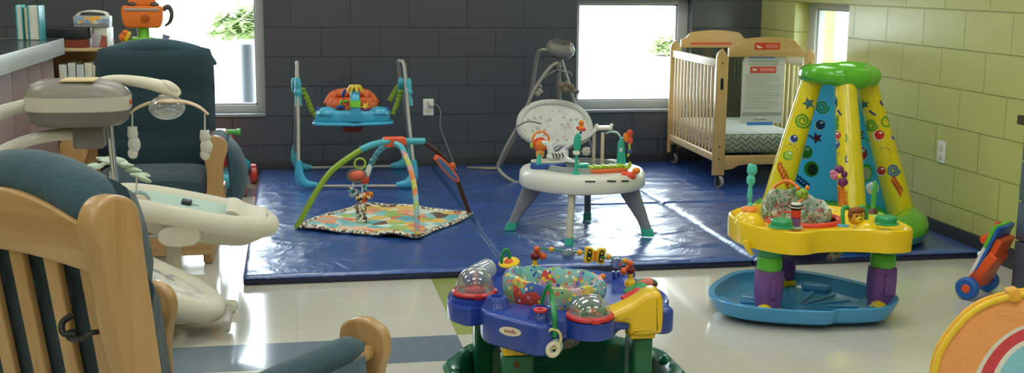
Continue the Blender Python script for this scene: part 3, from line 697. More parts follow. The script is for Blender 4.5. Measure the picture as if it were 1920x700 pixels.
# ---------------- padded tubs (infant seats)
M_cream = fabric('#e0dac9', '#d3ccb9', .9, 220., .25); M_cream2 = fabric('#d6cfbd', '#c7c0ad', .9, 220., .25); M_mint = fabric('#bfd5c8', '#aac4b6', .9, 200., .3)
def tub(r, T, L, Wd, rim, depth, mat_rim, mat_shell, mat_in, sag=.4, n=48, lift=.06, taper=.25):
    """leaf-shaped padded seat: rim roll, hull and hollow liner; local x runs head (-) to foot (+)"""
    def rimp(t, k=1., dz=0.):
        x = math.copysign(abs(math.cos(t))**.8, math.cos(t))*L/2*k; yy = math.copysign(abs(math.sin(t))**.8, math.sin(t))*Wd/2*k*(1-taper*math.cos(t)); z = lift*(math.cos(t)**2)+dz
        return V((x, yy, z))
    N = n; W = WM[r.name] @ T
    m = MB(W); m.tube([rimp(2*PI*i/N) for i in range(N)], rim, 14, closed=True, sm=False, up=(0, 0, 1)); obj('padded_rim', m, mat_rim, r)
    m = MB(W)
    m.loft([[rimp(2*PI*i/N, k, dz) for i in range(N)] for k, dz in ((1.0, -.2*rim), (1.02, -.9*rim), (.93, -depth*.55), (.78, -depth*.85), (.5, -depth), (.2, -depth*1.03))]); obj('seat_shell', m, mat_shell, r)
    m = MB(W)
    m.loft([[rimp(2*PI*i/N, k, dz) for i in range(N)] for k, dz in ((.97, rim*.5), (.86, -rim*.3), (.7, -depth*sag), (.45, -depth*sag*1.25), (.12, -depth*sag*1.35))]); obj('liner', m, mat_in, r)
    return W
sp = G(325, 470, .30)
r = thing('infant_seat', 'cream padded infant seat on a pedestal in front of the far glider', 'infant seat', (-.43, 4.86, 0))
a, b = B(225, 370, 4.86), B(495, 419, 4.86)
cmid = (a+b)/2; ang = math.atan2(a.z-b.z, b.x-a.x)
Tt = Matrix.Translation(WM[r.name].inverted() @ V((cmid.x, 4.86, cmid.z))) @ rotm(0, ang, 0)
Wt = tub(r, Tt, .62, .36, .042, .11, M_cream, M_cream2, M_mint, lift=.0, taper=.08)
m = MB(Wt); m.box(-.02, .02, -.15, .02, .012, .022, .003, T=rotm(.15, .1)); obj('harness_strap', m, plastic('#8f9691', .6), r)
m = MB(Wt); m.box(-.05, -.01, -.03, .02, .02, .04, .006); obj('harness_buckle', m, plastic('#2c2e30', .4), r)
m = MB(Wt); m.sheet(lambda u, v: (.13+.16*u, -.12+.24*v, .045+.03*math.sin(PI*v)-.02*u+.01*math.sin(u*8)), 14, 14, .012); obj('foot_blanket', m, M_cream, r)
m = MB(Wt); m.box(.255, .285, -.03, .03, .045, .055, .004); obj('care_tag', m, plastic('#26282c', .5), r)
hb = B(338, 440, 4.7); m = MB(); m.slab(ell(.082, .043, 28, 2.4), -.012, .012, .008, Matrix.Translation((hb.x, 4.665, hb.z)) @ rotm(PI/2)); obj('side_cover', m, M_cream2, r)
pp = B(325, 470, 4.86)
m = MB(); m.lathe([(.038, .0), (.036, .10), (.030, .12), (.028, .34)], Matrix.Translation((pp.x, 4.86, .06)), 20); obj('pedestal', m, M_ivory, r)
m = MB(); m.lathe([(.20, 0), (.20, .02), (.17, .045), (.08, .062), (.03, .066)], Matrix.Translation((pp.x, 4.86, 0)), 32); obj('base', m, plastic('#cfcabc', .4), r)
# lion plush with ruffled mane against the liner
lc = B(262, 378, 4.72)
m = MB()
for i in range(14):
    a = 2*PI*i/14; m.ball((lc.x+.036*math.cos(a), 4.71, lc.z+.036*math.sin(a)), (.011, .008, .011), 8, m=6)
q = obj('plush_mane', m, fabric('#b9c8cc', '#93a7ad', .95, 200.), r)
m = MB(); m.ball((lc.x, 4.705, lc.z), (.033, .016, .032), 20); obj('plush_face', m, fabric('#e3d8c6', '#d8ccb8', .95), q)
m = MB(); m.ball((lc.x-.011, 4.69, lc.z+.006), (.003, .003, .004), 8, m=6); m.ball((lc.x+.011, 4.69, lc.z+.006), (.003, .003, .004), 8, m=6); m.ball((lc.x, 4.689, lc.z-.006), (.004, .003, .003), 8, m=6); obj('plush_features', m, M_dk, q)
# leafy mobile over it
M_leaf = fabric('#cfdccb', '#a9bfa3', .9, 200.)
m = MB()
rnd = random.Random(4)
for i in range(17):
    u = i/16; p = B(165+108*u, 322-22*math.sin(PI*min(1, u*1.15))-4+10*u, 4.55); a = rnd.uniform(-.6, .6)
    m.ball((p.x, 4.55+rnd.uniform(-.05, .05), p.z+rnd.uniform(-.012, .008)), (.030, .018, .009), 10, T=rotm(rnd.uniform(-.4, .4), .25+a*.5-.3*(1-u), a), m=6)
q = obj('leaf_canopy', m, M_leaf, r)
for px in (207, 256): m = MB(); m.cyl(B(px, 322, 4.55), B(px, 358, 4.60), .003, n=8); obj('mobile_string', m, M_white, q)
m = MB(); m.tube([B(150, 330, 4.55), B(170, 318, 4.55), B(200, 306, 4.55), B(240, 306, 4.55)], .006, 8); m.tube([B(150, 330, 4.55), B(150, 380, 4.6), B(200, 400, 4.75), B(235, 385, 4.8)], .008, 8); obj('canopy_stem', m, M_ivory, q)
# lower bouncer
r = thing('baby_bouncer', 'low cream baby bouncer with grey patterned liner, on the floor by the near glider', 'baby bouncer', (-.47, 4.5, 0))
M_pat = patches('bouncer_print', ['#dcd9cf', '#c9c8c2', '#e4e1d7', '#a9a9a6', '#d6d3c9'], 22., .85)
a, b = B(150, 484, 4.5), B(388, 582, 4.5); cmid = (a+b)/2; ang = math.atan2(a.z-b.z, b.x-a.x)
Tt = Matrix.Translation(WM[r.name].inverted() @ V((cmid.x, 4.5, cmid.z+.02))) @ rotm(0, ang, 0)
Wt = tub(r, Tt, .56, .36, .045, .10, M_cream, M_cream2, M_pat, lift=.0, taper=.1)
m = MB(Wt); m.sheet(lambda u, v: (-.02+.12*u, -.05+.10*v, -.005+.02*math.sin(PI*u)*math.sin(PI*v)), 8, 8, .01); obj('crotch_pad', m, M_cream, r)
m = MB(Wt); m.box(.0, .03, -.02, .02, .015, .03, .004); obj('buckle', m, M_white, r)
for s in (-1, 1):
    m = MB(); m.tube([(-.70, 4.5+s*.15, .10), (-.66, 4.5+s*.17, .02), (-.55, 4.5+s*.16, .012), (-.50, 4.5+s*.12, .015), (-.48, 4.5+s*.06, .03), (-.48, 4.5+s*.04, .07)], .010, 10); obj('wire_base', m, M_chrome, r)
fp_ = G(422, 574, .03)
m = MB(); m.slab(rrect(.13, .07, .03), .003, .045, .015, Matrix.Translation((fp_.x-.015, fp_.y+.02, 0))); obj('front_foot', m, M_ivory, r)
m = MB(); m.box(-.285, -.255, 4.36, 4.60, .035, .085, .01); obj('foot_skirt', m, fabric('#b8b4ad', '#9a9791', .8), r)
# ---------------- ride-on / walker behind the far glider
M_red = plastic('#d8342e', .3, coat=.4); M_tealp = plastic('#2e9fb0', .35); M_green = plastic('#57b648', .35); M_blue = plastic('#2a6fc4', .35)
r = thing('ride_on_toy', 'teal toddler walker with red wheels beyond the far glider', 'toy walker', (-.45, 7.65, 0))
def wheel(m, c, ax, R, w): 
    c, ax = V(c), V(ax).normalized(); m.lathe([(R*.45, -w/2), (R*.8, -w/2), (R, -w*.32), (R, w*.32), (R*.8, w/2), (R*.45, w/2), (R*.35, w*.3)], frame(c, ax), 28)
for p in ((-.325, 7.42), (-.275, 7.86), (-.64, 7.42), (-.60, 7.86)):
    m = MB(); wheel(m, (p[0], p[1], .068), (1, .1, 0), .066, .05); obj('wheel', m, M_red, r)
m = MB(); m.slab(rrect(.24, .50, .06), .05, .13, .03, Matrix.Translation((-.46, 7.64, 0))); m.ball((-.345, 7.80, .13), (.06, .07, .05)); m.ball((-.36, 7.44, .09), (.04, .05, .045)); obj('chassis', m, M_tealp, r)
m = MB(); m.slab(rrect(.27, .25, .05), -.02, .02, .015, TR((-.52, 7.75, .24), rx=PI/2+.25)); obj('toy_panel', m, M_red, r)
m = MB(); m.ball((-.385, 7.70, .22), (.03, .03, .055)); obj('yellow_roller', m, M_yel, r)
for x in (-.60, -.42): m = MB(); m.tube([(x, 7.78, .12), (x, 7.74, .25), (x+.0, 7.60, .385)], .014, 10); obj('handle_post', m, M_tealp, r)
m = MB(); m.cyl((-.66, 7.60, .385), (-.345, 7.56, .385), .016, bev=.003); m.cyl((-.36, 7.562, .385), (-.335, 7.559, .385), .021, bev=.004); obj('handle_bar', m, M_green, r)
# ---------------- outlets
def outlet(T, label, plug=False):
    o_ = T.translation; r = thing('wall_outlet', label, 'outlet', o_)
    m = MB(T); m.slab(rrect(.075, .118, .006), 0, .007, .003); obj('cover_plate', m, M_white, r)
    for z in (-.026, .026):
        m = MB(T); m.slab(ell(.017, .019, 20, 2.6, (0, z)), .006, .0095, .001); q = obj('socket', m, M_ivory, r)
        m = MB(T); m.box(-.0075, -.0055, z-.004, z+.006, .0093, .0099); m.box(.0055, .0075, z-.004, z+.006, .0093, .0099); obj('slot', m, M_dk, q)
    m = MB(T); m.cyl((0, 0, .006), (0, 0, .009), .003, n=10); obj('screw', m, M_chrome, r)
    return r
ob = B(803, 201, BACK); outlet(Matrix.Translation((ob.x, BACK-.001, ob.z)) @ rotm(PI/2), 'white wall outlet with a plug on the dark wall between the windows')
ro = V((RIGHT-.001, 5.647, .471)); outlet(Matrix.Translation(ro) @ rotm(0, 0, -PI/2) @ rotm(PI/2), 'white wall outlet on the green wall right of the inflatable pit')
r = thing('power_cord', 'pale plug and power cord hanging from the outlet on the dark wall', 'cord', (ob.x, BACK-.03, ob.z))
m = MB(); m.box(ob.x+.0, ob.x+.035, BACK-.045, BACK-.0115, ob.z+.008, ob.z+.045, .006); obj('plug', m, M_ivory, r)
pts = [V((ob.x+.03, BACK-.03, ob.z+.027)), B(822, 200, 8.17), B(826, 215, 8.16), B(825, 235, 8.16), B(832, 258, 8.15), B(840, 278, 8.1), B(848, 300, 8.02), B(856, 318, 7.9)]
pts[-1].z = .056
m = MB(); m.tube(pts, .0045, 8); obj('cord', m, plastic('#8b8a86', .5), r)
from mathutils.bvhtree import BVHTree
def tracer(objs, off=.0025):
    """nearest point of the given part seen at photo (x, y), lifted a hair off the surface"""
    if not hasattr(objs, '__len__'): objs = [objs]
    vs, fs = [], []
    for o in objs:
        k = len(vs); M = WM[o.name]; vs += [M @ v.co for v in o.data.vertices]; fs += [tuple(i+k for i in p.vertices) for p in o.data.polygons]
    bv = BVHTree.FromPolygons(vs, fs); c = V((0, 0, CAMH))
    def f(x, y):
        d = _ray(x, y).normalized(); h = bv.ray_cast(c, d)
        if h[0] is None:
            for dx, dy in ((3, 0), (-3, 0), (0, 3), (0, -3), (6, 0), (-6, 0), (0, 6), (0, -6), (12, 0), (-12, 0), (0, 12), (0, -12), (20, 0), (-20, 0)):
                h = bv.ray_cast(c, _ray(x+dx, y+dy).normalized())
                if h[0] is not None: break
            if h[0] is None: n = bv.find_nearest(c+d*5.5); h = n
        n = h[1]; n = -n if n.dot(d) > 0 else n
        return h[0]+n*off
    return f
def star(x, y, r, n=5, k=.45, a0=-PI/2): return [(x+(r if i % 2 == 0 else r*k)*math.cos(a0+PI*i/n), y+(r if i % 2 == 0 else r*k)*math.sin(a0+PI*i/n)) for i in range(2*n)]
def circ(x, y, r, ry=None, n=18): return [(x+r*math.cos(2*PI*i/n), y+(ry or r)*math.sin(2*PI*i/n)) for i in range(n)]
def spiral(x, y, r, turns=2.2, n=44): return [(x+r*(1-.85*i/n)*math.cos(2*PI*turns*i/n), y+r*(1-.85*i/n)*math.sin(2*PI*turns*i/n)) for i in range(n+1)]
def squig(x, y, w, h, n=5, k=60, sl=.5): return [(x+w*(i/k-.5)+w*.22*math.sin(2*PI*n*i/k)+0, y+h*(i/k-.5)+h*.22*math.cos(2*PI*n*i/k)) for i in range(k+1)]

# ================================================================= doorway jumper
M_sil = plastic('#a9a79c', .4, metal=.25); M_aqua = plastic('#4fb3c4', .35); M_sky = plastic('#49b4d8', .3, coat=.3); M_limef = fabric('#8fae2c', '#6e8c22', .9, 200.)
M_navy2 = plastic('#27408f', .35); M_orf = patches('orange_print', ['#e0703c', '#e6804c', '#d95f30', '#e27746', '#c94f2e'], 40., .85); M_rust = fabric('#b5471f', '#8f3617', .85)
r = thing('baby_jumper', 'sky blue baby jumper seat hung in a silver tube frame on the mat', 'baby jumper', (.37, 7.6, 0))
JT = 7.58
for s, px, top, fx, bx in ((0, 557, B(557, 118, JT), G(562, 352, .06), V((-.0, 8.03, .06))), (1, 758, B(757, 115, JT), G(776, 350, .06), V((.76, 8.03, .06)))):
    m = MB(); dx = .012 if s else 0
    m.tube([fx+V((0, 0, .02)), fx+V((-.004*(1-s), .02, .14)), (fx*.45+top*.55)+V((.0, -.02, 0)), top+V((0, -.05, -.04)), top+V((-.02*s, 0, 0)), top+V((-.03*s, .05, -.04)), (bx*.45+top*.55)+V((-.0, .03, 0)), bx+V((0, -.02, .14)), bx+V((0, 0, .02))], .0115, 12); obj('frame_tube', m, M_sil, r)
    for k, (zz, rr, yy) in enumerate(((.66, .021, -.055), (.60, .026, -.075), (.53, .020, -.10))):
        pass
    m = MB(); c1 = B(px+(2 if s == 0 else 8), 172, JT-.09)
    m.tube([c1+V((0, 0, .085)), c1+V((0, 0, .05)), c1+V((0, 0, .02)), c1, c1+V((0, 0, -.03)), c1+V((.004*s, 0, -.055)), c1+V((.006*s, 0, -.09))], [.015, .021, .019, .027, .019, .022, .024], 14, k=3); obj('height_clamp', m, M_aqua, r)
    m = MB(); c2 = c1+V((-.022-.02*s, .08, .05)); m.tube([c2+V((0, 0, .03)), c2, c2+V((0, .05, -.06))], [.016, .02, .018], 12); obj('height_clamp', m, M_aqua, r)
    for base, yy in ((fx, 0), (bx, 1)):
        m = MB(); sg = 1 if s == 0 else -1; q = base
        m.tube([q+V((0, 0, .17)), q+V((0, 0, .08)), q+V((sg*.03, 0, .025)), q+V((sg*.11, 0, .012))], [.017, .030, .034, .016], 12, flat=.8); obj('corner_foot', m, M_sky if yy == 0 else M_aqua, r)
fl, fr = G(562, 352, .06), G(776, 350, .06)
m = MB(); m.cyl(V((fl.x+.09, fl.y, .066)), V((fr.x-.09, fr.y, .066)), .010); obj('front_bar', m, M_sil, r)
m = MB(); m.cyl(V((.09, 8.03, .07)), V((.67, 8.03, .07)), .010); obj('rear_bar', m, M_sil, r)
# straps
def strap(pts, rad=.016):
    m = MB(); Q = crom(pts, 8); n = len(Q); m.tube(Q, [rad*(.75+.45*abs(math.sin(i*1.1))) for i in range(n)], 10, sm=False); obj('spring_cover', m, M_limef, r)
JY = 7.6
strap([B(566, 165, JY), B(576, 185, JY), B(584, 205, JY), B(592, 218, JY-.02)])
strap([B(748, 160, JY+.1), B(740, 172, JY+.1), B(730, 190, JY+.08)]); strap([B(752, 168, JY-.05), B(746, 190, JY-.05), B(737, 214, JY-.05)])
# tray
tc = B(661, 212, JY); zt = tc.z+.02
out = smooth2([(-.235, .02), (-.225, .10), (-.13, .17), (0, .19), (.13, .17), (.22, .11), (.24, .02), (.235, -.07), (.17, -.11), (.08, -.13), (.0, -.15), (-.08, -.13), (-.17, -.11), (-.235, -.07)], 4)
m = MB(); m.slab(out, zt-.075, zt+.01, .025, Matrix.Translation((tc.x, tc.y, 0))); m.slab([(x*1.08, y*1.05-.02) for x, y in out], zt-.088, zt-.066, .01, Matrix.Translation((tc.x, tc.y, 0))); obj('tray', m, M_sky, r)
for sx in (-.16, .165): m = MB(); m.dome((tc.x+sx, tc.y-.08, zt-.015), .065, .045, T=Matrix.Diagonal((1, .8, 1, 1))); obj('tray_pod', m, M_sky, r)
m = MB(); m.torus((tc.x, tc.y+.03, zt+.03), .125, .04, sy=.8); obj('seat_ring', m, M_orf, r)
m = MB(); m.tube([(tc.x-.16, tc.y+.09, zt+.02), (tc.x-.11, tc.y+.13, zt+.085), (tc.x, tc.y+.14, zt+.10), (tc.x+.11, tc.y+.13, zt+.085), (tc.x+.16, tc.y+.09, zt+.02)], .03, 12); obj('seat_back', m, M_orf, r)
m = MB(); m.loft([[(tc.x+a*w, tc.y+b*w, z) for a, b in ell(.09, .08, 24, 2.5)] for w, z in ((1.0, zt-.04), (.9, zt-.08), (.72, zt-.13), (.6, zt-.14))]); obj('seat_pouch', m, M_rust, r)
# palm arch in front of the seat
m = MB(); m.tube([(tc.x+.01, tc.y-.17, zt-.05), (tc.x+.01, tc.y-.18, zt+.02), (tc.x+.01, tc.y-.16, zt+.09), (tc.x+.01, tc.y-.12, zt+.13)], .030, 14, flat=.6); obj('toy_post', m, M_sky, r)
m = MB(); m.tube([(tc.x+.01, tc.y-.186, zt+.035), (tc.x+.01, tc.y-.178, zt+.075)], .034, 14, flat=.62, sm=False); obj('post_band', m, M_lime, r)
m = MB()
for i in range(9):
    a = 2*PI*i/9; q = V((tc.x+.012, tc.y-.12, zt+.145)); m.tube([q, q+V((.03*math.cos(a), .03*math.sin(a), .022)), q+V((.055*math.cos(a), .05*math.sin(a), -.015))], [.008, .014, .005], 8, flat=.5)
obj('palm_top', m, plastic('#e0c83a', .4), r)
m = MB(); q = V((tc.x-.06, tc.y-.12, zt+.12)); m.ball(q, (.012, .01, .03), T=rotm(0, .4)); obj('blue_leaf', m, M_navy2, r)
m = MB(); m.ball((tc.x-.08, tc.y-.1, zt+.03), (.028, .02, .014)); obj('blue_spinner', m, M_navy2, r)
m = MB(); m.tube([(tc.x-.08, tc.y-.1, zt+.035), (tc.x-.075, tc.y-.1, zt+.065), (tc.x-.03, tc.y-.11, zt+.07)], .007, 8); obj('toy_stalk', m, M_lime, r)
m = MB(); m.slab(star(0, 0, .03), -.005, .005, .002, TR((tc.x+.075, tc.y-.11, zt+.035), rx=PI/2-.3)); obj('sun_toy', m, M_yel, r)
m = MB(); m.ball((tc.x+.075, tc.y-.1, zt+.012), (.035, .025, .012)); obj('toy_base', m, plastic('#8c2f86', .35), r)
for sx in (-.22, .22): m = MB(); m.ball((tc.x+sx, tc.y-.03, zt+.0), (.02, .02, .026)); obj('strap_buckle', m, M_navy2, r)

# ================================================================= play gym
M_gmat = patches('gym_print', ['#6fb7bd', '#e39b72', '#e0b860', '#a3b866', '#6b5248', '#c9dccf', '#df7c58', '#d8dccb', '#8fc3c4', '#e3b597'], 12., .85, dots=None)
M_knit = patches('knit_border', ['#e9e2cd', '#6b6552', '#d8cfae', '#8f9fa0', '#efe8d6', '#3c3a36', '#c77f58'], 75., .9)
M_sock = patches('striped_sleeve', ['#9fc3bb', '#e8c86a', '#df8a5c', '#b9c96a', '#d9a2a0', '#a3c7d0'], 24., .9); M_bluek = patches('blue_knit', ['#4d9fbd', '#63b5cd', '#3f8fb0', '#8ccbd8'], 60., .9)
M_brown = fabric('#4a2c22', '#3a2019', .9)
gL, gF, gR, gB = V((.012, 6.14)), V((.60, 5.80)), V((.955, 6.35)), V((.385, 6.73))
r = thing('play_gym', 'patchwork play gym with green, brown and striped crossing arches on the mat', 'play gym', (.49, 6.25, MT))
def gm(u, v, dz=0):
    # u: L->F / B->R ; v: L->B
    p = gL*(1-u)*(1-v)+gF*u*(1-v)+gR*u*v+gB*(1-u)*v
    w = .008*math.sin(9*u+4*v)+.012*math.exp(-((u-.8)/.08)**2-(v/.15)**2)
    return (p.x+.02*math.sin(u*PI)*(v-.5), p.y+.02*math.sin(v*7), MT+.018+dz+max(0, w))
m = MB(); m.sheet(lambda u, v: gm(u, v), 36, 30, .010); obj('quilted_mat', m, M_gmat, r)
ed = [gm(i/20, 0) for i in range(20)]+[gm(1, i/20) for i in range(20)]+[gm(1-i/20, 1) for i in range(20)]+[gm(0, 1-i/20) for i in range(20)]
m = MB(); m.tube([V(p)-V((0, 0, .003)) for p in ed], .020, 10, closed=True, sm=False, flat=.55, up=(0, 0, 1)); obj('knit_border', m, M_knit, r)
def arc(px, Y0, Y1, rad, mat, name, n0=0, parent=None, zfix=None):
    P = []
    for i, (x, y) in enumerate(px): P.append(B(x, y, Y0+(Y1-Y0)*i/(len(px)-1)))
    m = MB(); m.tube(P, rad, 12); return obj(name, m, mat, parent or r), P
A1 = [(556, 428), (572, 398), (592, 362), (618, 325), (648, 300), (682, 278)]
def Yat(x): return 6.14+(6.35-6.14)*(x-556)/(885-556)
def arcx(px, rad, mat, name):
    m = MB(); m.tube([B(x, y, Yat(x)) for x, y in px], rad, 12); return obj(name, m, mat, r)
arcx(A1, .0155, M_limef if False else plastic('#93b233', .55), 'green_arch_leg')
arcx([(676, 281), (700, 271), (730, 265)], .018, M_aqua, 'teal_arch_sleeve'); arcx([(748, 265), (770, 265), (796, 265)], .018, M_aqua, 'teal_arch_sleeve')
arcx([(792, 266), (815, 282), (840, 306), (860, 345), (872, 378), (882, 404)], .0135, M_brown, 'brown_arch_leg')
m = MB(); c = B(739, 266, Yat(739)); m.slab(rrect(.13, .055, .02), -.022, .022, .012, Matrix.Translation(c) @ rotm(PI/2, .0)); obj('orange_hub', m, plastic('#ee5f35', .35), r)
def arcy(px, Ys, rad, mat, name):
    m = MB(); m.tube([B(x, y, Y) for (x, y), Y in zip(px, Ys)], rad, 12); return obj(name, m, mat, r)
arcy([(742, 270), (752, 276), (760, 290)], [6.22, 6.15, 6.08], .016, M_aqua, 'teal_arch_sleeve')
arcy([(757, 285), (768, 312), (777, 350), (781, 395), (782, 440)], [6.10, 6.0, 5.92, 5.84, 5.80], .0145, M_sock, 'striped_arch_leg')
arcy([(735, 270), (718, 277), (706, 290), (698, 305)], [6.28, 6.36, 6.42, 6.48], .015, M_bluek, 'blue_arch_leg'); arcy([(699, 300), (688, 330), (682, 360), (680, 386)], [6.47, 6.56, 6.64, 6.71], .015, M_bluek, 'blue_arch_leg')
# hanging toys
TY_ = 6.2
m = MB(); c = B(675, 307, TY_); m.torus(c, .028, .006, T=rotm(PI/2)); obj('green_ring', m, plastic('#a3c93c', .35), r)
m = MB(); c = B(673, 330, TY_); m.ball(c+V((-.012, -.012, .006)), (.042, .02, .026), T=rotm(0, -.1)); q = obj('bug_toy', m, plastic('#e86b50', .6), r)
m = MB(); m.torus(c+V((-.012, -.004, .002)), .044, .011, T=rotm(PI/2, 0) , sy=.65); obj('bug_wing', m, fabric('#8a8478', '#5e5a52', .9), q)
m = MB(); m.ball(c+V((.03, 0, -.022)), (.026, .02, .024)); obj('bug_tail', m, plastic('#c94434', .6), q)
m = MB(); m.ball(c+V((.05, .02, .02)), (.016, .014, .04), T=rotm(0, .3)); obj('white_tag', m, M_white, q)
for x, y0, y1 in ((662, 338, 352), (679, 345, 368)): m = MB(); m.cyl(B(x, y0, TY_), B(x, y1, TY_), .0035, n=8); obj('toy_cord', m, M_white, r)
m = MB(); c = B(662, 358, TY_)
for d in ((-.018, 0, .008), (0, 0, 0), (.015, 0, -.006), (-.005, 0, -.02)): m.ball(c+V(d), (.018, .015, .014))
obj('teal_rattle', m, patches('rattle_print', ['#dfe2dc', '#5fb3bb', '#b9b0a4', '#3f4f5a'], 60., .8), r)
m = MB(); c = B(680, 369, TY_)
for d, k in (((-.012, 0, -.006), .026), ((.015, 0, .002), .026), ((.038, 0, .008), .02), ((0, 0, -.022), .02)): m.ball(c+V(d), (k, k*.8, k))
obj('spotted_rattle', m, patches('spotted_print', ['#e3692f', '#2d2a28', '#efa233', '#f0e6d0', '#c93d2c'], 70., .8), r)
m = MB(); c = B(677, 398, TY_); m.tube([c+V((.0, 0, .05)), c+V((.0, 0, .02)), c+V((-.002, 0, -.02)), c+V((.004, 0, -.048)), c+V((0, 0, -.06))], [.018, .030, .026, .034, .03], 14); obj('zebra_plush', m, M_knit, r)
# butterfly mirror toy along the brown leg
m = MB(); c = B(838, 316, 6.27); TT = Matrix.Translation(c) @ rotm(PI/2, 0, -.1) @ Matrix.Rotation(-.85, 4, 'Z')
m.slab(ell(.100, .024, 32, 2.0), -.006, .006, .004, TT); q = obj('leaf_mirror', m, plastic('#e2603a', .5), r)
m = MB(); m.slab(ell(.082, .015, 32), .005, .009, .001, TT); obj('mirror_face', m, plastic('#5d7fa8', .15, metal=.4), q)
m = MB(); m.ball(c+V((.03, 0, .012)), (.018, .012, .022)); m.ball(c+V((-.06, 0, .055)), (.014, .01, .012)); obj('orange_knot', m, plastic('#ee6a2e', .5), q)

# ================================================================= swing behind the table
M_taupe = plastic('#8f8b84', .35, metal=.2)
r = thing('folding_swing', 'taupe framed baby swing with pale oval seat below the square window', 'baby swing', (1.70, 7.65, MT))
hc = B(1050, 93, 7.62)
m = MB(); TT = Matrix.Translation(hc) @ rotm(.35, .12)
m.loft([[(x*k, y*k, z) for x, y in ell(.098, .075, 32, 2.4)] for k, z in ((.55, .052), (.82, .045), (.97, .02), (1., 0), (.95, -.018), (.75, -.04), (.45, -.055))], T=TT); obj('motor_head', m, M_taupe, r)
m = MB(); m.loft([[(x*k, y*k, z) for x, y in ell(.07, .05, 28)] for k, z in ((1., .047), (.9, .056))], T=TT); m.ball(TT @ V((.015, -.01, .058)), (.016, .012, .006)); obj('control_dial', m, plastic('#5e5b58', .4), r)
def tb(px, Ys, rad, name, mat=M_taupe, n=10, pr=None):
    m = MB(); m.tube([B(x, y, Y) for (x, y), Y in zip(px, Ys)], rad, n); return obj(name, m, mat, pr or r)
tb([(1030, 95), (1015, 94), (1006, 108), (1000, 150), (990, 200), (975, 240), (952, 285), (936, 312)], [7.6, 7.62, 7.66, 7.7, 7.74, 7.78, 7.84, 7.9], .014, 'rear_leg')
tb([(1044, 118), (1030, 128), (1008, 158), (992, 190), (975, 230), (955, 265), (938, 300), (934, 316), (948, 332), (968, 343), (990, 345)], [7.58, 7.56, 7.52, 7.5, 7.48, 7.46, 7.46, 7.46, 7.42, 7.40, 7.40], .013, 'front_leg')
tb([(1045, 120), (1047, 160), (1049, 200), (1050, 250), (1052, 300)], [7.65, 7.7, 7.75, 7.8, 7.85], .017, 'rear_leg')
tb([(1052, 112), (1064, 150), (1076, 190), (1090, 225), (1112, 290)], [7.6, 7.6, 7.62, 7.65, 7.7], .012, 'front_leg')
m = MB(); m.tube([G(932, 316, .062), G(905, 316, .058), G(876, 314, .056)], [.012, .011, .005], 8); obj('floor_foot', m, plastic('#9b8e7c', .5), r)
m = MB(); m.ball(B(1046, 125, 7.6), (.03, .03, .04)); obj('pivot_housing', m, M_dgrey, r)
tb([(1042, 132), (1028, 140), (1013, 150), (1013, 160)], [7.55]*4, .006, 'mobile_arm'); tb([(1044, 130), (1055, 134), (1068, 136), (1072, 142)], [7.5]*4, .006, 'mobile_arm')
m = MB()
for d in ((1013, 162, .012), (1012, 170, .016), (1008, 176, .018), (1015, 172, .012)): m.ball(B(d[0], d[1], 7.55), d[2])
obj('hanging_plush', m, fabric('#b9b4a8', '#9d988c', .95), r)
m = MB()
for d in ((1052, 160, .022), (1062, 158, .022), (1072, 163, .02), (1060, 168, .024), (1075, 170, .018), (1082, 172, .016), (1050, 168, .014)): m.ball(B(d[0], d[1], 7.45), d[2])
obj('hanging_plush', m, fabric('#8c7a64', '#6f5f4d', .95), r)
# oval padded seat leaning toward the camera
sc_ = B(1040, 232, 7.45)
TT = Matrix.Translation(sc_) @ rotm(1.15, 0.05, 0)
o2 = [(x*(1-.10*(y/.145)), y) for x, y in ell(.235, .145, 48, 2.3)]
W2_ = TT
m = MB(TT); m.tube([(x, y, 0) for x, y in o2], .022, 12, closed=True, sm=False, up=(0, 0, 1)); obj('seat_rim', m, fabric('#d9d7cd', '#cbc9bf', .9), r)
m = MB(TT); m.loft([[(x*k, y*k, z) for x, y in o2] for k, z in ((.98, .008), (.8, -.02), (.55, -.035), (.2, -.04))]); obj('seat_liner', m, patches('seat_dots', ['#dddbd1', '#e0ded5', '#d6d4ca'], 12., .9, dots=['#dddbd1', '#b9b2a2', '#e0ded5', '#dedcd3', '#c7a9a0'], dscale=34.), r)
m = MB(TT); m.loft([[(x*k, y*k, z) for x, y in o2] for k, z in ((1.0, -.01), (.9, -.06), (.6, -.085), (.2, -.09))]); obj('seat_shell', m, M_lgrey, r)
tb([(968, 238), (990, 228), (1015, 232)], [7.40, 7.33, 7.33], .005, 'wire_bail', M_taupe, 8)

# ================================================================= white activity table
M_warm = plastic('#e9e6dc', .35, coat=.2); M_turq = plastic('#31b39a', .35); M_gr2 = plastic('#8e8f96', .4); M_orange = plastic('#f08a2c', .35); M_coral = plastic('#e8503a', .35); M_lgreen = plastic('#a8c63a', .4); M_royal = plastic('#2a4f9e', .3)
TC = V((1.482, 5.905)); TZ = .378
r = thing('activity_table', 'round white activity table with teal tipped legs on the middle mat', 'activity table', (TC.x, TC.y, MT))
R0 = .328
m = MB(); prof = [(.19, TZ-.03), (.20, TZ), (.21, TZ+.006), (R0-.05, TZ+.006), (R0-.012, TZ+.002), (R0, TZ-.014), (R0+.004, TZ-.07), (R0-.004, TZ-.082), (R0-.03, TZ-.084), (.20, TZ-.05)]
m.loft([[(TC.x+q*math.cos(2*PI*j/72), TC.y+q*math.sin(2*PI*j/72), z) for j in range(72)] for q, z in prof], closed=True); top_ = obj('ring_top', m, M_warm, r)
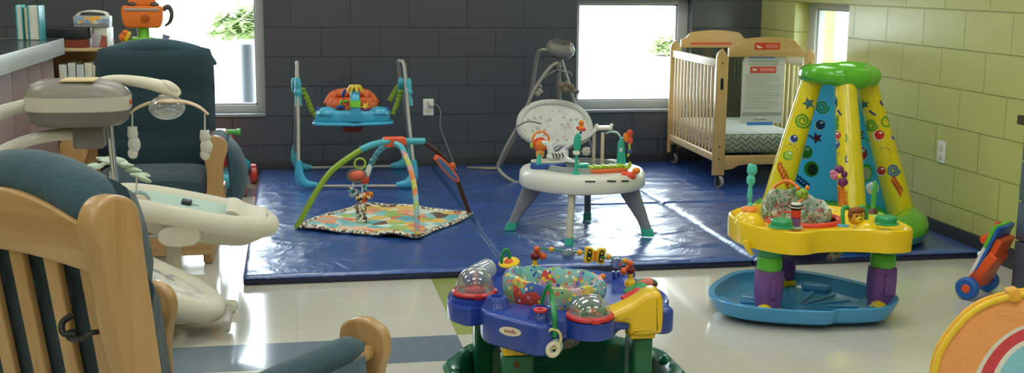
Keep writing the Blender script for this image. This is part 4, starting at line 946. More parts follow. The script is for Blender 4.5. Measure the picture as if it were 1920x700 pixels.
for i, (lx, ly) in enumerate(TABLE_LEGS):
    d = (V((lx, ly))-TC); d.normalize(); a = TC+d*(R0-.055); b = V((lx, ly))
    if i in (0, 2): ws = (.066, .056, .042, .033, .030)
    else: ws = (.022, .021, .019, .018, .018)
    zs = (TZ-.08, TZ-.14, TZ-.21, .12, .08); fr = [(TZ-.08-z_)/(TZ-.08-MT) for z_ in zs]; k = .02
    rings = []; ux = V((-d.y, d.x, 0))
    for w, z, f in zip(ws, zs, fr):
        c = a.lerp(b, f); dd = V((d.x, d.y, 0)); off = dd*(-(w-.03)*.9)
        rings.append([V((c.x, c.y, z))+off+ux*p[0]*1.0+dd*p[1]*(w/.02) for p in rrect(.036, .036, .012, 3)])
    m = MB(); m.loft(rings); q = obj('leg', m, M_gr2 if i in (0, 2, 3) else plastic('#c9c2ae', .4), r)
    c0, c1 = a.lerp(b, fr[-1]), a.lerp(b, 1.0)
    m = MB(); m.loft([[V((c.x, c.y, z))+ux*p[0]+V((d.x, d.y, 0))*p[1] for p in rrect(w, w*(1.45 if i in (0, 2) else 1), .012, 3)] for c, z, w in ((c0, .082, .040), (c0.lerp(c1, .3), .075, .042), (c1, MT-.004, .044))]); obj('foot_tip', m, M_turq, q)
tr = tracer(top_, .002)
for xs in ((1097, 1116), (1138, 1154), (1165, 1178)):
    m = MB(); m.line([(xs[0]+(xs[1]-xs[0])*i/6, 341.5-.03*(xs[0]-1097)) for i in range(7)], .006, lambda u, v: tr(u, v), 0) if False else None
    pts = [tr(xs[0]+(xs[1]-xs[0])*i/6, 341-.02*(xs[0]-1097)) for i in range(7)]; m.tube(pts, .004, 6, sm=False); obj('vent_slot', m, M_black, r)
# seat well
m = MB(); m.loft([[(TC.x+q*math.cos(2*PI*j/48), TC.y+q*math.sin(2*PI*j/48), z) for j in range(48)] for q, z in ((.198, TZ+.004), (.185, TZ+.03), (.172, TZ+.03), (.165, TZ-.0), (.14, TZ-.08), (.08, TZ-.13), (.0001, TZ-.135))], cap=False); obj('seat_well', m, fabric('#9a9c98', '#7d8a88', .8), r)
def part(name, mat, fn, par=None):
    m = MB(); fn(m); return obj(name, m, mat, par or r)
def TY(x, y, z=TZ): return G(x, y, z)
zp = TZ+.006
# blue keyboard tray
c = G(1028, 316, zp); part('blue_tray', M_royal, lambda m: m.slab(ell(.096, .036, 32, 2.6), zp, zp+.03, .008, Matrix.Translation((c.x, c.y, 0)) @ rotm(0, 0, .0)))
part('grey_lid', M_lgrey, lambda m: m.slab(ell(.10, .045, 32, 2.4), zp+.034, zp+.042, .003, Matrix.Translation((c.x+.01, c.y+.05, 0)) @ rotm(.08, 0, .0)))
part('teal_lever', M_turq, lambda m: m.tube([(c.x-.055, c.y-.02, zp+.025), (c.x-.055, c.y-.015, zp+.05), (c.x-.05, c.y-.01, zp+.075)], [.016, .013, .008], 10))
# lion
lc = B(1013, 271, 5.98)
part('lion_handle', M_orange, lambda m: m.torus(B(1014, 262, 6.0), .043, .006, T=rotm(PI/2)))
part('lion_mane', M_coral, lambda m: m.slab(star(0, 0, .041, 14, .86), -.009, .009, .003, Matrix.Translation(lc) @ rotm(PI/2)))
part('lion_face', M_orange, lambda m: m.ball(lc+V((0, -.012, 0)), (.026, .01, .026)))
part('lion_body', plastic('#f0b04a', .4), lambda m: (m.tube([lc+V((-.012, 0, -.035)), lc+V((-.013, 0, -.065))], .010, 10), m.tube([lc+V((.012, 0, -.035)), lc+V((.013, 0, -.065))], .010, 10), m.ball(lc+V((0, 0, -.04)), (.024, .014, .014))))
part('green_bead', M_lgreen, lambda m: m.ball(B(997, 273, 5.98), (.010, .01, .016)))
part('toy_post', M_lgrey, lambda m: m.cyl(V((lc.x, lc.y, zp+.03)), lc+V((0, 0, -.06)), .012))
# zebra rocker
zc = B(1040, 290, 5.93)
part('zebra_body', M_white, lambda m: (m.ball(zc+V((-.005, 0, -.008)), (.040, .022, .024)), m.tube([zc+V((-.015, 0, 0)), zc+V((-.028, 0, .04)), zc+V((-.045, 0, .065))], [.022, .017, .013], 12), m.ball(zc+V((-.052, 0, .062)), (.02, .013, .013), T=rotm(0, .5))))
def mane(m):
    for i in range(7): p_ = zc+V((-.035+.012*i, -.012, .066-.013*i)); m.tube([p_, p_+V((.02, -.004, .015))], [.005, .002], 8)
part('zebra_mane', M_white, mane)
def stripes(m):
    for i in range(4): m.tube([zc+V((-.02+.017*i, -.021, .012)), zc+V((-.012+.017*i, -.026, -.002)), zc+V((-.012+.017*i, -.022, -.018))], [.002, .0035, .002], 6)
part('zebra_stripes', M_black, stripes)
part('rocker_stem', M_dk, lambda m: m.cyl((zc.x+.0, zc.y-.01, zp+.03), zc+V((0, 0, -.03)), .012))
# teal paddle
pb = G(1080, 326, zp); 
part('paddle_stem', M_turq, lambda m: (m.tube([(pb.x, pb.y, zp), (pb.x, pb.y, zp+.06), (pb.x+.002, pb.y, zp+.10)], [.008, .0075, .007], 10), m.lathe([(.026, 0), (.024, .006), (.01, .012)], Matrix.Translation((pb.x, pb.y, zp-.001)), 20)))
part('stem_clip', M_warm, lambda m: m.box(pb.x-.016, pb.x+.016, pb.y-.014, pb.y+.014, zp+.098, zp+.118, .005))
part('paddle_leaf', M_turq, lambda m: m.tube([(pb.x+.002, pb.y, zp+.115), (pb.x+.003, pb.y, zp+.15), (pb.x+.006, pb.y, zp+.19), (pb.x+.01, pb.y, zp+.208)], [.014, .020, .018, .006], 14, flat=.5))
# slide tower
q1, q2 = B(1113, 303, 6.0), B(1127, 303, 5.98)
part('tower_post', plastic('#d9cbb4', .4), lambda m: m.bar(V((q1.x, q1.y, zp-.002)), V((q1.x, q1.y, zp+.166)), .016, .016, .004, up=(0, 1, 0)))
part('tower_post', plastic('#d9cbb4', .4), lambda m: m.bar(V((q2.x, q2.y-.02, zp-.002)), V((q2.x, q2.y-.02, zp+.176)), .017, .017, .004, up=(0, 1, 0)))
pc = B(1131, 238, 5.98)
part('tower_deck', M_warm, lambda m: (m.slab(rrect(.09, .07, .012), pc.z-.014, pc.z+.004, .005, Matrix.Translation((pc.x, pc.y, 0))), m.ball((pc.x-.04, pc.y-.02, pc.z+.01), .010), m.ball((pc.x+.04, pc.y-.02, pc.z+.01), .010)))
def slide(m):
    P = [B(1120, 240, 5.98), B(1100, 258, 5.98), B(1078, 268, 6.0), B(1060, 280, 6.02), B(1056, 294, 5.98), B(1066, 302, 5.92), B(1085, 305, 5.88)]
    m.tube(P, [.024, .027, .028, .028, .028, .027, .02], 12, flat=.45, up=(0, 0, 1))
part('slide', plastic('#c3c4c2', .4), slide)
part('bird_toy', M_orange, lambda m: (m.ball(B(1090, 231, 5.99), (.015, .012, .017)), m.ball(B(1090, 241, 5.99), (.022, .016, .016))))
part('bird_wing', M_coral, lambda m: (m.ball(B(1094, 243, 5.96), (.015, .01, .01)), m.ball(B(1083, 240, 5.96), (.008, .008, .010))))
part('bird_base', M_navy2, lambda m: m.ball(B(1089, 249, 5.98), (.008, .008, .007)))
part('flower_toy', M_lgrey, lambda m: m.slab(star(0, 0, .026, 8, .8), -.01, .01, .004, Matrix.Translation(B(1099, 284, 5.97)) @ rotm(PI/2)))
part('teal_pod', M_turq, lambda m: m.slab(rrect(.075, .05, .012), TZ-.0, TZ+.035, .008, Matrix.Translation((B(1092, 311, 5.86).x, 5.86, 0))))
# dragon
dc = B(1165, 290, 5.92)
part('dragon_body', M_turq, lambda m: (m.tube([(dc.x, dc.y, zp), (dc.x, dc.y, zp+.04), (dc.x-.002, dc.y, zp+.08), (dc.x-.003, dc.y, zp+.12), (dc.x-.0, dc.y, zp+.155)], [.026, .024, .020, .017, .008], 14), m.lathe([(.04, 0), (.038, .008), (.02, .014)], Matrix.Translation((dc.x, dc.y, zp)), 20)))
part('dragon_eye', M_white, lambda m: m.ball(dc+V((-.008, -.018, .028)), (.009, .004, .012)))
part('arch_arm', plastic('#bfd2cf', .35), lambda m: m.tube([B(1136, 250, 5.97), B(1146, 247, 5.95), B(1157, 249, 5.93), B(1163, 256, 5.92)], .006, 8))
bc_ = B(1178, 262, 5.88)
part('butterfly_wing', M_coral, lambda m: (m.ball(bc_+V((.006, 0, .028)), (.018, .007, .026), T=rotm(0, .2)), m.ball(bc_+V((.012, 0, -.006)), (.014, .007, .020))))
part('butterfly_wing', M_orange, lambda m: (m.ball(bc_+V((-.014, -.004, .012)), (.015, .007, .026), T=rotm(0, -.3)),))
part('butterfly_tail', M_lgreen, lambda m: m.tube([bc_+V((.006, 0, -.02)), bc_+V((.008, 0, -.055)), bc_+V((.0, 0, -.09))], .006, 8))
part('navy_bead', M_navy2, lambda m: m.ball(bc_+V((.01, 0, -.065)), .012))
# piano tray and fruit bird
pc2 = G(1140, 323, zp)
part('piano_base', plastic('#e06a35', .35), lambda m: m.slab(ell(.108, .036, 36, 3.0), zp-.001, zp+.020, .006, Matrix.Translation((pc2.x+.0, pc2.y, 0)) @ rotm(0, 0, .12)))
def keys(m):
    for i in range(9): u = -.09+.0225*i; m.slab(rrect(.021, .055, .006), zp+.018, zp+.034+.004*(i % 2), .005, Matrix.Translation((pc2.x+u, pc2.y+.01+u*.12, 0)) @ rotm(0, 0, .12))
part('piano_keys', M_lgreen, keys)
fc = B(1180, 330, 5.66)
part('fruit_bird', M_coral, lambda m: (m.ball(fc, (.036, .026, .024)), m.ball(fc+V((-.028, 0, .012)), (.014, .012, .012))))
part('fruit_wing', M_orange, lambda m: m.ball(fc+V((.042, .02, .022)), (.022, .016, .018)))
part('sprout', M_lgreen, lambda m: (m.ball(fc+V((.012, .04, .05)), (.010, .008, .018)), m.ball(fc+V((.0, .04, .035)), (.014, .01, .010))))
part('bird_feet', M_black, lambda m: m.ball(fc+V((-.02, -.02, -.018)), (.022, .005, .004)))
part('white_bead', M_white, lambda m: m.ball(G(1146, 303, zp+.01), (.045, .025, .012)))

# ================================================================= crib
M_cw = wood('crib_maple', '#c0985a', '#cda668', '#d9b67c', .8); M_cwx = wood('crib_maple_rail', '#c0985a', '#cda668', '#d9b67c', .8, axis=0); M_cwy = wood('crib_maple_side', '#d8b684', '#e2c394', '#ebd0a6', .8, axis=1); M_slat = wood('crib_slat', '#d8b684', '#e2c394', '#ebd0a6', .8)
M_plexi = clear('crib_plexi', '#eef2ee', .03, .0, .05)
r = thing('crib', 'maple crib on casters with clear end panel in the room corner', 'crib', (2.965, 7.54, MT), -.03)
W = Matrix.Translation((2.965, 7.54, 0)) @ Matrix.Rotation(-.03, 4, 'Z')
XZ = Matrix(((1, 0, 0, 0), (0, 0, -1, 0), (0, 1, 0, 0), (0, 0, 0, 1)))
hw = .325
for sy, yy in ((-1, -.51), (1, .51)):
    T = Matrix.Translation((0, yy, 0)) @ XZ
    for sx in (-1, 1):
        m = MB(W); o_ = [(sx*hw, .13), (sx*hw, .88)]+[(sx*(hw-.06+.06*math.cos(a)), .88+.06*math.sin(a)) for a in (.3, .6, .9, 1.2)]+[(sx*(hw-.075), .884), (sx*(hw-.075), .13)]
        m.slab(o_, -.014, .014, .003, T); q = obj('end_post', m, M_cw, r)
        m = MB(W); 
        for z in (.235, .315, .845): m.cyl((sx*(hw-.037), yy-.0155, z), (sx*(hw-.037), yy-.013, z), .006, n=12)
        if sy < 0: obj('bolt_cap', m, M_dk, q)
        m = MB(W); m.slab(rrect(.020, .075, .01), .0138, .0150, 0, Matrix.Translation((sx*(hw-.037), yy, .715)) @ XZ); obj('grip_slot', m, M_black, q) if sy < 0 else None
    tp = [(-.2495, .885), (.2495, .885), (.2495, .9415), (.225, .948), (.205, .965), (.19, .984), (.165, .996), (.08, 1.006), (0, 1.010), (-.08, 1.006), (-.165, .996), (-.19, .984), (-.205, .965), (-.225, .948), (-.2495, .9415)]
    m = MB(W); m.slab(tp, -.014, .014, .003, T); q = obj('top_rail', m, M_cwx, r)
    if sy > 0: m = MB(W); m.box(-.18, .12, yy-.0165, yy-.0145, .905, .922); obj('red_label', m, plastic('#d6553a', .5), q)
    bp = [(-.2495, .255), (.2495, .255), (.2495, .165), (.22, .165), (.19, .172), (.16, .19), (.12, .196), (-.12, .196), (-.16, .19), (-.19, .172), (-.22, .165), (-.2495, .165)]
    m = MB(W); m.slab(bp, -.014, .014, .003, T); obj('bottom_rail', m, M_cwx, r)
    m = MB(W); m.box(-.249, .249, yy-.003, yy+.003, .256, .884); obj('clear_panel', m, M_plexi, r, flat=True)
for sx in (-1, 1):
    x = sx*(hw-.022)
    m = MB(W); m.box(x-.013, x+.013, -.495, .495, .815, .868, .005); obj('side_rail', m, M_cwy, r)
    m = MB(W); m.box(x-.013, x+.013, -.495, .495, .215, .262, .005); obj('side_rail', m, M_cwy, r)
    for i in range(13): y = -.44+.88*i/12; m = MB(W); m.box(x-.006, x+.006, y-.011, y+.011, .262, .815, .003); obj('slat', m, M_slat, r)
for sx in (-1, 1):
    for sy in (-1, 1):
        x, y = sx*.285, sy*.50
        m = MB(W); m.box(x-.02, x+.02, y-.02, y+.02, .125, .185, .004); q = obj('caster', m, M_black, r)
        m = MB(W); m.box(x-.006, x+.024, y-.028, y+.012, .105, .128, .004); m.box(x-.017, x-.010, y-.035, y+.01, .07, .125, .003); m.box(x+.022, x+.029, y-.035, y+.01, .07, .125, .003); obj('caster_fork', m, M_black, q)
        m = MB(W); m.lathe([(.02, -.011), (.036, -.011), (.0405, -.006), (.0405, .006), (.036, .011), (.02, .011)], Matrix.Translation((x+.006, y-.018, MT+.042)) @ rotm(0, PI/2, .35), 24); obj('caster_tyre', m, plastic('#8d8a86', .5), q)
        m = MB(W); m.lathe([(.005, -.013), (.027, -.013), (.027, .013), (.005, .013)], Matrix.Translation((x+.006, y-.018, MT+.042)) @ rotm(0, PI/2, .35), 20); obj('caster_hub', m, M_dk, q)
# mattress
t = NT('chevron_sheet'); t.set(Roughness=.9)
g = t.n('ShaderNodeTexCoord'); sp_ = t.n('ShaderNodeSeparateXYZ'); t.l(g, 'Object', sp_, 0)
zz = t.math('PINGPONG', t.math('ADD', sp_.outputs[0], sp_.outputs[1]), .030); ch = t.math('FRACT', t.math('DIVIDE', t.math('ADD', sp_.outputs[2], t.math('MULTIPLY', zz, 1.0)), .034))
t.t.links.new(t.mix(t.math('LESS_THAN', ch, .48), '#e4e3dd', '#9d9f92'), t.b.inputs['Base Color']); M_chev = t.m
M_sheet = fabric('#e6e6e6', '#cfd3da', .9, 60., .6)
r2 = thing('crib_mattress', 'crib mattress with grey chevron sheet inside the maple crib', 'mattress', (2.965, 7.54, .262), -.03)
m = MB(W); m.slab(rrect(.56, .95, .05, 5), .263, .385, .03); obj('chevron_side', m, M_chev, r2)
m = MB(W); m.sheet(lambda u, v: (-.265+.53*u, -.46+.92*v, .3855+.018*max(0, noise.noise(V((u*5, v*8, 2))))*math.sin(PI*u)*math.sin(PI*v)), 30, 40); obj('top_sheet', m, M_sheet, r2)
# notice taped to the clear panel
YS = -.5145
Wi = W.inverted()
def crl(x, y):
    d = _ray(x, y); o_ = Wi @ V((0, 0, CAMH)); d = Wi.to_3x3() @ d; t_ = (YS-o_.y)/d.y; return o_+d*t_
a, b, c, d = crl(1394, 107), crl(1473, 109), crl(1465, 231), crl(1387, 227)
x0, x1, z1_, z0_ = (a.x+d.x)/2, (b.x+c.x)/2, a.z, c.z
r = thing('paper_notice', 'printed paper notice taped with blue tape to the crib end panel', 'notice', W @ V(((x0+x1)/2, YS, z0_)), -.03)
m = MB(W); m.slab([(x0+.012, z1_), (x1, z1_), (x1, z0_), (x0, z0_), (x0, z1_-.03)], 0, .0012, 0, Matrix.Translation((0, YS+.0005, 0)) @ XZ); obj('sheet', m, plastic('#d3d4c4', .5), r)
def onp(m, xa, xb, za, zb): m.box(xa, xb, YS-.0016, YS-.0008, za, zb)
w_ = x1-x0; h_ = z1_-z0_
m = MB(W)
for i in range(17): 
    zz_ = z1_-h_*(.26+.032*i); onp(m, x0+w_*.08, x0+w_*(.9 if i % 4 else .72), zz_-.0016, zz_+.0012)
obj('fine_print', m, plastic('#9a9c8c', .6), r)
m = MB(W); onp(m, x0+w_*.03, x1-w_*.03, z1_-h_*.885, z1_-h_*.83); obj('grey_footer', m, plastic('#a5a799', .6), r)
m = MB(W); m.text('HANDLING AND USE SAFE', .0165, Matrix.Translation(((x0+x1)/2, YS-.0012, z1_-h_*.065)) @ rotm(PI/2)); m.text('EVACUATION OF INFANTS', .0165, Matrix.Translation(((x0+x1)/2, YS-.0012, z1_-h_*.11)) @ rotm(PI/2)); obj('heading', m, plastic('#6d7068', .6), r, flat=True)
m = MB(W); onp(m, x0+w_*.18, x0+w_*.80, z1_-h_*.24, z1_-h_*.14); q = obj('red_sign', m, plastic('#d8503f', .5), r)
def icon(m, xa, za, k):
    m.slab([(xa, za+.010*k), (xa+.008*k, za+.004*k), (xa+.026*k, za+.004*k), (xa+.018*k, za-.006*k), (xa+.004*k, za-.004*k)], 0, .0006, 0, Matrix.Translation((0, YS-.0022, 0)) @ XZ)
m = MB(W); icon(m, x0+w_*.23, z1_-h_*.19, 1.3); obj('sign_icon', m, M_white, q)
m = MB(W); m.box(x0+w_*.42, x0+w_*.77, YS-.0024, YS-.0017, z1_-h_*.215, z1_-h_*.165); obj('sign_band', m, plastic('#e58a7c', .5), q)
m = MB(W); m.slab(ell(.005, .005, 12, 2, (x0+w_*.34, z1_-h_*.94)), 0, .0006, 0, Matrix.Translation((0, YS-.0010, 0)) @ XZ); obj('red_dot', m, plastic('#a8332e', .5), r)
m = MB(W); onp(m, x0+w_*.38, x0+w_*.62, z1_-h_*.948, z1_-h_*.936); obj('footer_line', m, plastic('#7c7f74', .6), r)
M_tape = plastic('#4f8fd9', .5)
m = MB(W); m.box(x0+w_*.14, x0+w_*.74, YS-.003, YS-.0022, z1_-.008, z1_+.014); obj('blue_tape', m, M_tape, r)
m = MB(W); m.box(x0+w_*.16, x0+w_*.78, YS-.003, YS-.0022, z0_-.012, z0_+.008); obj('blue_tape', m, M_tape, r)
YR = -.51-.0145
def crr(x, y):
    d = _ray(x, y); o_ = Wi @ V((0, 0, CAMH)); d = Wi.to_3x3() @ d; t_ = (YR-o_.y)/d.y; return o_+d*t_
a, b = crr(1415, 80), crr(1462, 93)
r = thing('evacuation_sticker', 'small red sticker with white symbol on the crib top rail', 'sticker', W @ V(((a.x+b.x)/2, YR, b.z)), -.03)
m = MB(W); m.box(a.x, b.x, YR-.0015, YR-.0003, b.z, a.z); q = obj('label', m, plastic('#d8452f', .45), r)
m = MB(W); m.slab([(a.x+.012, a.z-.012), (a.x+.03, a.z-.022), (a.x+.055, a.z-.028), (a.x+.045, b.z+.008), (a.x+.018, b.z+.010)], 0, .0006, 0, Matrix.Translation((0, YR-.0018, 0)) @ XZ); obj('symbol', m, plastic('#f0d8b0', .5), q)
m = MB(W); m.box(a.x+.075, b.x-.012, YR-.0024, YR-.0016, b.z+.010, a.z-.012); obj('pale_band', m, plastic('#e0796a', .5), q)
# ================================================================= inflatable ball pit
def inflat(name, col, rough=.22):
    t = NT(name); t.set(Roughness=rough, Coat_Weight=.6, Coat_Roughness=.12)
    n = t.noise(t.pos(obj_=True), 7., 3); a = srgb(col); t.t.links.new(t.mix(n.outputs[0], tuple(x*.9 for x in a[:3])+(1,), a), t.b.inputs['Base Color']); t.bump(t.noise(t.pos(obj_=True), 12., 3, .5).outputs[0], .25, .02); return t.m
I_yel, I_grn, I_tl, I_blue = inflat('yellow_inflatable', '#f2dc1e'), inflat('green_inflatable', '#5fc02c'), inflat('teal_inflatable', '#1f97a0'), inflat('sky_vinyl', '#55c4ec', .35)
tt = NT('sky_panel_vinyl'); tt.set(Roughness=.4)
tl_ = tt.n('ShaderNodeBsdfTranslucent'); tl_.inputs[0].default_value = srgb('#8fe2ff'); tt.b.inputs['Base Color'].default_value = srgb('#6fd4f7')
mx = tt.n('ShaderNodeMixShader'); mx.inputs[0].default_value = .6; tt.l(tt.b, 0, mx, 1); tt.l(tl_, 0, mx, 2); tt.l(mx, 0, tt.out, 0); I_panel = tt.m
PR = dict(tl=plastic('#2f7d7c', .4), gr=plastic('#52a532', .4), nv=plastic('#243a80', .4), rd=plastic('#cf2d22', .35), lm=plastic('#a6cf3a', .4), bl=plastic('#2f6fae', .4), mr=plastic('#8e1f3a', .4), tan=plastic('#c9b88a', .5), dk=plastic('#2c3a2c', .6), wh=plastic('#e9eef2', .4), orr=plastic('#d8572a', .4))
PK = list(PR); PM = [PR[k] for k in PK]; pi_ = {k: i+1 for i, k in enumerate(PK)}
PC = V((2.79, 5.62))
r = thing('inflatable_ball_pit', 'yellow and blue inflatable ball pit tent against the green wall', 'ball pit', (PC.x, PC.y, MT))
def ringp(R, z, n=64, dx=0): return [(PC.x+R*math.cos(2*PI*i/n), PC.y+R*math.sin(2*PI*i/n), z) for i in range(n)]
RO, RT = .375, .09
def tor(a0, a1, k=10, ro=RO, rt=RT, zc=MT+.075, sz=.95): return [ringp(ro+rt*math.cos(a0+(a1-a0)*i/k), zc+rt*sz*math.sin(a0+(a1-a0)*i/k)) for i in range(k+1)]
m = MB(); m.loft(tor(-.15, PI+.15), cap=False); obj('base_ring_top', m, I_grn, r)
m = MB(); m.loft(tor(PI+.15, 2*PI-.15), cap=False); obj('base_ring_bottom', m, I_tl, r)
m = MB(); m.loft([ringp(.30, MT+.03), ringp(.15, MT+.035), ringp(.001, MT+.035)], cap=False); obj('pit_floor', m, I_blue, r)
def column(deg):
    a = math.radians(deg); d = V((math.cos(a), math.sin(a), 0))
    b = V((PC.x, PC.y, MT+.10))+d*.345; tp = V((PC.x-.03, PC.y, .868))+d*.135
    m = MB(); m.tube([b, b.lerp(tp, .33)-d*.0, b.lerp(tp, .66), tp], [.068, .067, .060, .054], 22, cap=True); return m
cols = {}
colprints = {
 -102: [('s', 'tl', 1560, 192, 13), ('d', 'nv', 1571, 206, 1578, 216), ('p', 'gr', 1556, 229, 15), ('b', 'rd', 1569, 254, 8), ('b', 'nv', 1548, 271, 7), ('b', 'lm', 1545, 307, 7), ('o', 'bl', 1562, 324, 11), ('q', 'orr', 1550, 360, 22, 40), ('a', 'nv', 1552, 290, 12)],
 172: [('s', 'tl', 1516, 194, 12), ('p', 'gr', 1505, 226, 15), ('b', 'nv', 1489, 260, 7), ('b', 'lm', 1479, 291, 8), ('q', 'orr', 1470, 328, 18, 36), ('a', 'nv', 1483, 275, 10)],
 -12: [('s', 'tl', 1621, 196, 9), ('d', 'nv', 1630, 207, 1642, 216), ('p', 'gr', 1634, 234, 12), ('b', 'rd', 1649, 253, 9), ('b', 'nv', 1676, 257, 5), ('b', 'rd', 1653, 320, 8), ('p', 'bl', 1675, 319, 12), ('q', 'orr', 1682, 348, 16, 26), ('a', 'nv', 1660, 280, 10), ('o', 'gr', 1662, 228, 9), ('d', 'nv', 1650, 189, 1655, 198)],
}
def prints(m, L, f):
    for q in L:
        k, c, x, y = q[:4]; mi = pi_[c]
        if k == 's': m.decal(star(x, y, q[4], a0=-1.9), f, pi_['nv']); m.decal(star(x, y, q[4]*.72, a0=-1.9), lambda u, v: f(u, v)+(f(u, v)-V((0, 0, CAMH))).normalized()*-.001, mi)
        elif k == 'b':
            up = lambda u, v: f(u, v)+(f(u, v)-V((0, 0, CAMH))).normalized()*-.001; up2 = lambda u, v: f(u, v)+(f(u, v)-V((0, 0, CAMH))).normalized()*-.002
            m.decal(circ(x-1.5, y+1, q[4]*1.12), f, pi_['wh'] if c != 'lm' else pi_['gr']); m.decal(circ(x, y, q[4]), up, mi); m.decal(circ(x+q[4]*.25, y-q[4]*.45, q[4]*.38, q[4]*.22, 10), up2, pi_['wh'])
        elif k == 'p': m.line(spiral(x, y, q[4]), 3.2, f, mi)
        elif k == 'o': m.line(circ(x, y, q[4])+[circ(x, y, q[4])[0]], 3., f, mi)
        elif k == 'q': m.line(squig(x, y, q[4], q[5]), 3., f, mi)
        elif k == 'd': m.line([(x, y), ((x+q[4])/2, (y+q[5])/2+1), (q[4], q[5])], 3.4, f, mi)
        elif k == 'a':
            for i in range(5): u = x+q[4]*(i/4-.5)*2; v = y-6*math.sin(PI*i/4)+i*1.5; m.line([(u, v), (u+2.6, v-1.2)], 1.2, f, mi)
        elif k == 'h':
            up = lambda u, v: f(u, v)+(f(u, v)-V((0, 0, CAMH))).normalized()*-.001
            m.decal(circ(x, y, q[4], q[5]), f, mi); m.decal(circ(x+2, y+1, q[4]*.68, q[5]*.7), up, pi_[q[6]])
for dg, L in colprints.items():
    m = column(dg); tmp = obj('yellow_column', m, [I_yel]+PM, r); f = tracer(tmp); m2 = column(dg); prints(m2, L, f)
    nm = tmp.name; me = tmp.data; bpy.data.objects.remove(tmp); bpy.data.meshes.remove(me)
    obj('yellow_column', m2, [I_yel]+PM, r)
def backp(u, v, dr=0):
    a = math.radians(172-184*u); rb, rt = .315, .135
    R_ = rb+(rt-rb)*v+.012*math.sin(PI*v)*math.cos(u*14)*.4+dr
    return (PC.x-.03*v+R_*math.cos(a), PC.y+R_*math.sin(a), MT+.06+(.86-MT-.06)*v)
m = MB(); m.sheet(lambda u, v: backp(u, v), 48, 30, .003); tmp = obj('back_panel', m, [I_panel]+PM, r); f = tracer(tmp)
BL_ = [('p', 'gr', 1541, 200, 13), ('b', 'rd', 1593, 192, 10), ('b', 'nv', 1538, 234, 9), ('a', 'nv', 1598, 222, 12), ('a', 'nv', 1590, 212, 8), ('s', 'lm', 1611, 253, 14), ('s', 'mr', 1531, 259, 12), ('d', 'nv', 1512, 252, 1522, 256), ('b', 'gr', 1511, 285, 12), ('h', 'gr', 1582, 262, 11, 16, 'tan'), ('b', 'rd', 1615, 288, 12), ('a', 'nv', 1595, 300, 12), ('h', 'gr', 1521, 317, 14, 15, 'dk'), ('h', 'gr', 1623, 324, 14, 17, 'tan'), ('q', 'nv', 1502, 340, 26, 20), ('s', 'lm', 1610, 343, 11), ('d', 'gr', 1624, 260, 1636, 270), ('d', 'lm', 1590, 345, 1600, 340)]
prints(m, BL_, f); me = tmp.data; bpy.data.objects.remove(tmp); bpy.data.meshes.remove(me); obj('back_panel', m, [I_panel]+PM, r)
m = MB(); m.sheet(lambda u, v: V(backp(u, .0+.085*v, -.006)), 48, 4, .002); obj('green_hem', m, I_grn, r)
m = MB(); m.loft([[V((PC.x+(RO-.10+.115*v)*math.cos(2*PI*i/64), PC.y+(RO-.10+.115*v)*math.sin(2*PI*i/64), MT+.0+.12*v)) for i in range(64)] for v in (0, .5, .9)], cap=False); obj('inner_band', m, I_tl if False else inflat('sea_blue_inflatable', '#2f9ac0'), r)
zr = .888
n = 72
m = MB(); m.tube([(PC.x-.03+(.152+.004*math.sin(8*2*PI*i/n))*math.cos(2*PI*i/n), PC.y+(.155+.004*math.sin(8*2*PI*i/n))*math.sin(2*PI*i/n), zr+.008*math.sin(2*PI*i/n*2+.5)) for i in range(n)], [.052+.002*math.sin(9*2*PI*i/n) for i in range(n)], 20, closed=True, sm=False, up=(0, 0, 1)); obj('top_ring', m, I_grn, r)

# ================================================================= yellow and blue activity saucer
P_yel = plastic('#f5cf1c', .3, coat=.3); P_blue = plastic('#3f97cf', .33, coat=.25); P_pur = plastic('#7a4f93', .38); P_gr = plastic('#2fa067', .32); P_lg = plastic('#62c43c', .35); P_or = plastic('#f58a2a', .35); P_tq = plastic('#58c9bd', .3); P_dpur = fabric('#37265a', '#2a1c48', .85); P_red = plastic('#e4442f', .35)
C = V((2.05, 4.42, 0))
r = thing('activity_saucer', 'yellow topped activity saucer on purple legs in a sky blue base', 'activity saucer', C)
def ob(name, mat, fn, par=None, T=None):
    m = MB(T); fn(m); return obj(name, m, mat, par or r)
bo = smooth2([(-.425, -.02), (-.40, -.13), (-.29, -.22), (-.12, -.29), (-.0, -.315), (.04, -.29), (.10, -.30), (.26, -.30), (.37, -.20), (.405, -.08), (.36, .08), (.26, .25), (.12, .36), (-.02, .385), (-.16, .36), (-.28, .25), (-.38, .12)], 4)
bo = [(x*.93, y*.97) for x, y in bo]
def bz(x, y, k): return .010+.020*(math.hypot(x, y)/.4)**2
def brings(L):
    return [[(C.x+x*k, C.y+y*k, z+zz*(math.hypot(x, y)/.35)) for x, y in bo] for k, z, zz in L]
ob('base_tray', P_blue, lambda m: m.loft(brings([(.25, .004, 0), (.80, .012, .0), (.93, .03, 0), (.99, .065, .01), (1.0, .075, .012), (.985, .080, .012), (.93, .076, .01), (.885, .060, .0), (.80, .034, 0), (.5, .028, 0), (.12, .024, 0)])))
def ribs(m):
    for i in range(16):
        a = 2*PI*i/16+.1; d = V((math.cos(a), math.sin(a), 0)); L = .24
        m.tube([C+d*.03+V((0, 0, .026)), C+d*.14+V((0, 0, .031)), C+d*L+V((0, 0, .034))], [.003, .009, .013], 8, flat=.5)
ob('base_ribs', P_blue, ribs)
for q in ((-.33, .02), (.17, .20), (.20, -.20)):
    ob('foot_pad', P_blue, lambda m: m.slab(rrect(.12, .07, .02), .03, .062, .012, Matrix.Translation((C.x+q[0], C.y+q[1], 0)) @ rotm(0, 0, math.atan2(q[1], q[0])+PI/2)))
legs = [(1.872, 4.325), (2.355, 4.305), (2.11, 4.735)]
ZT = .395
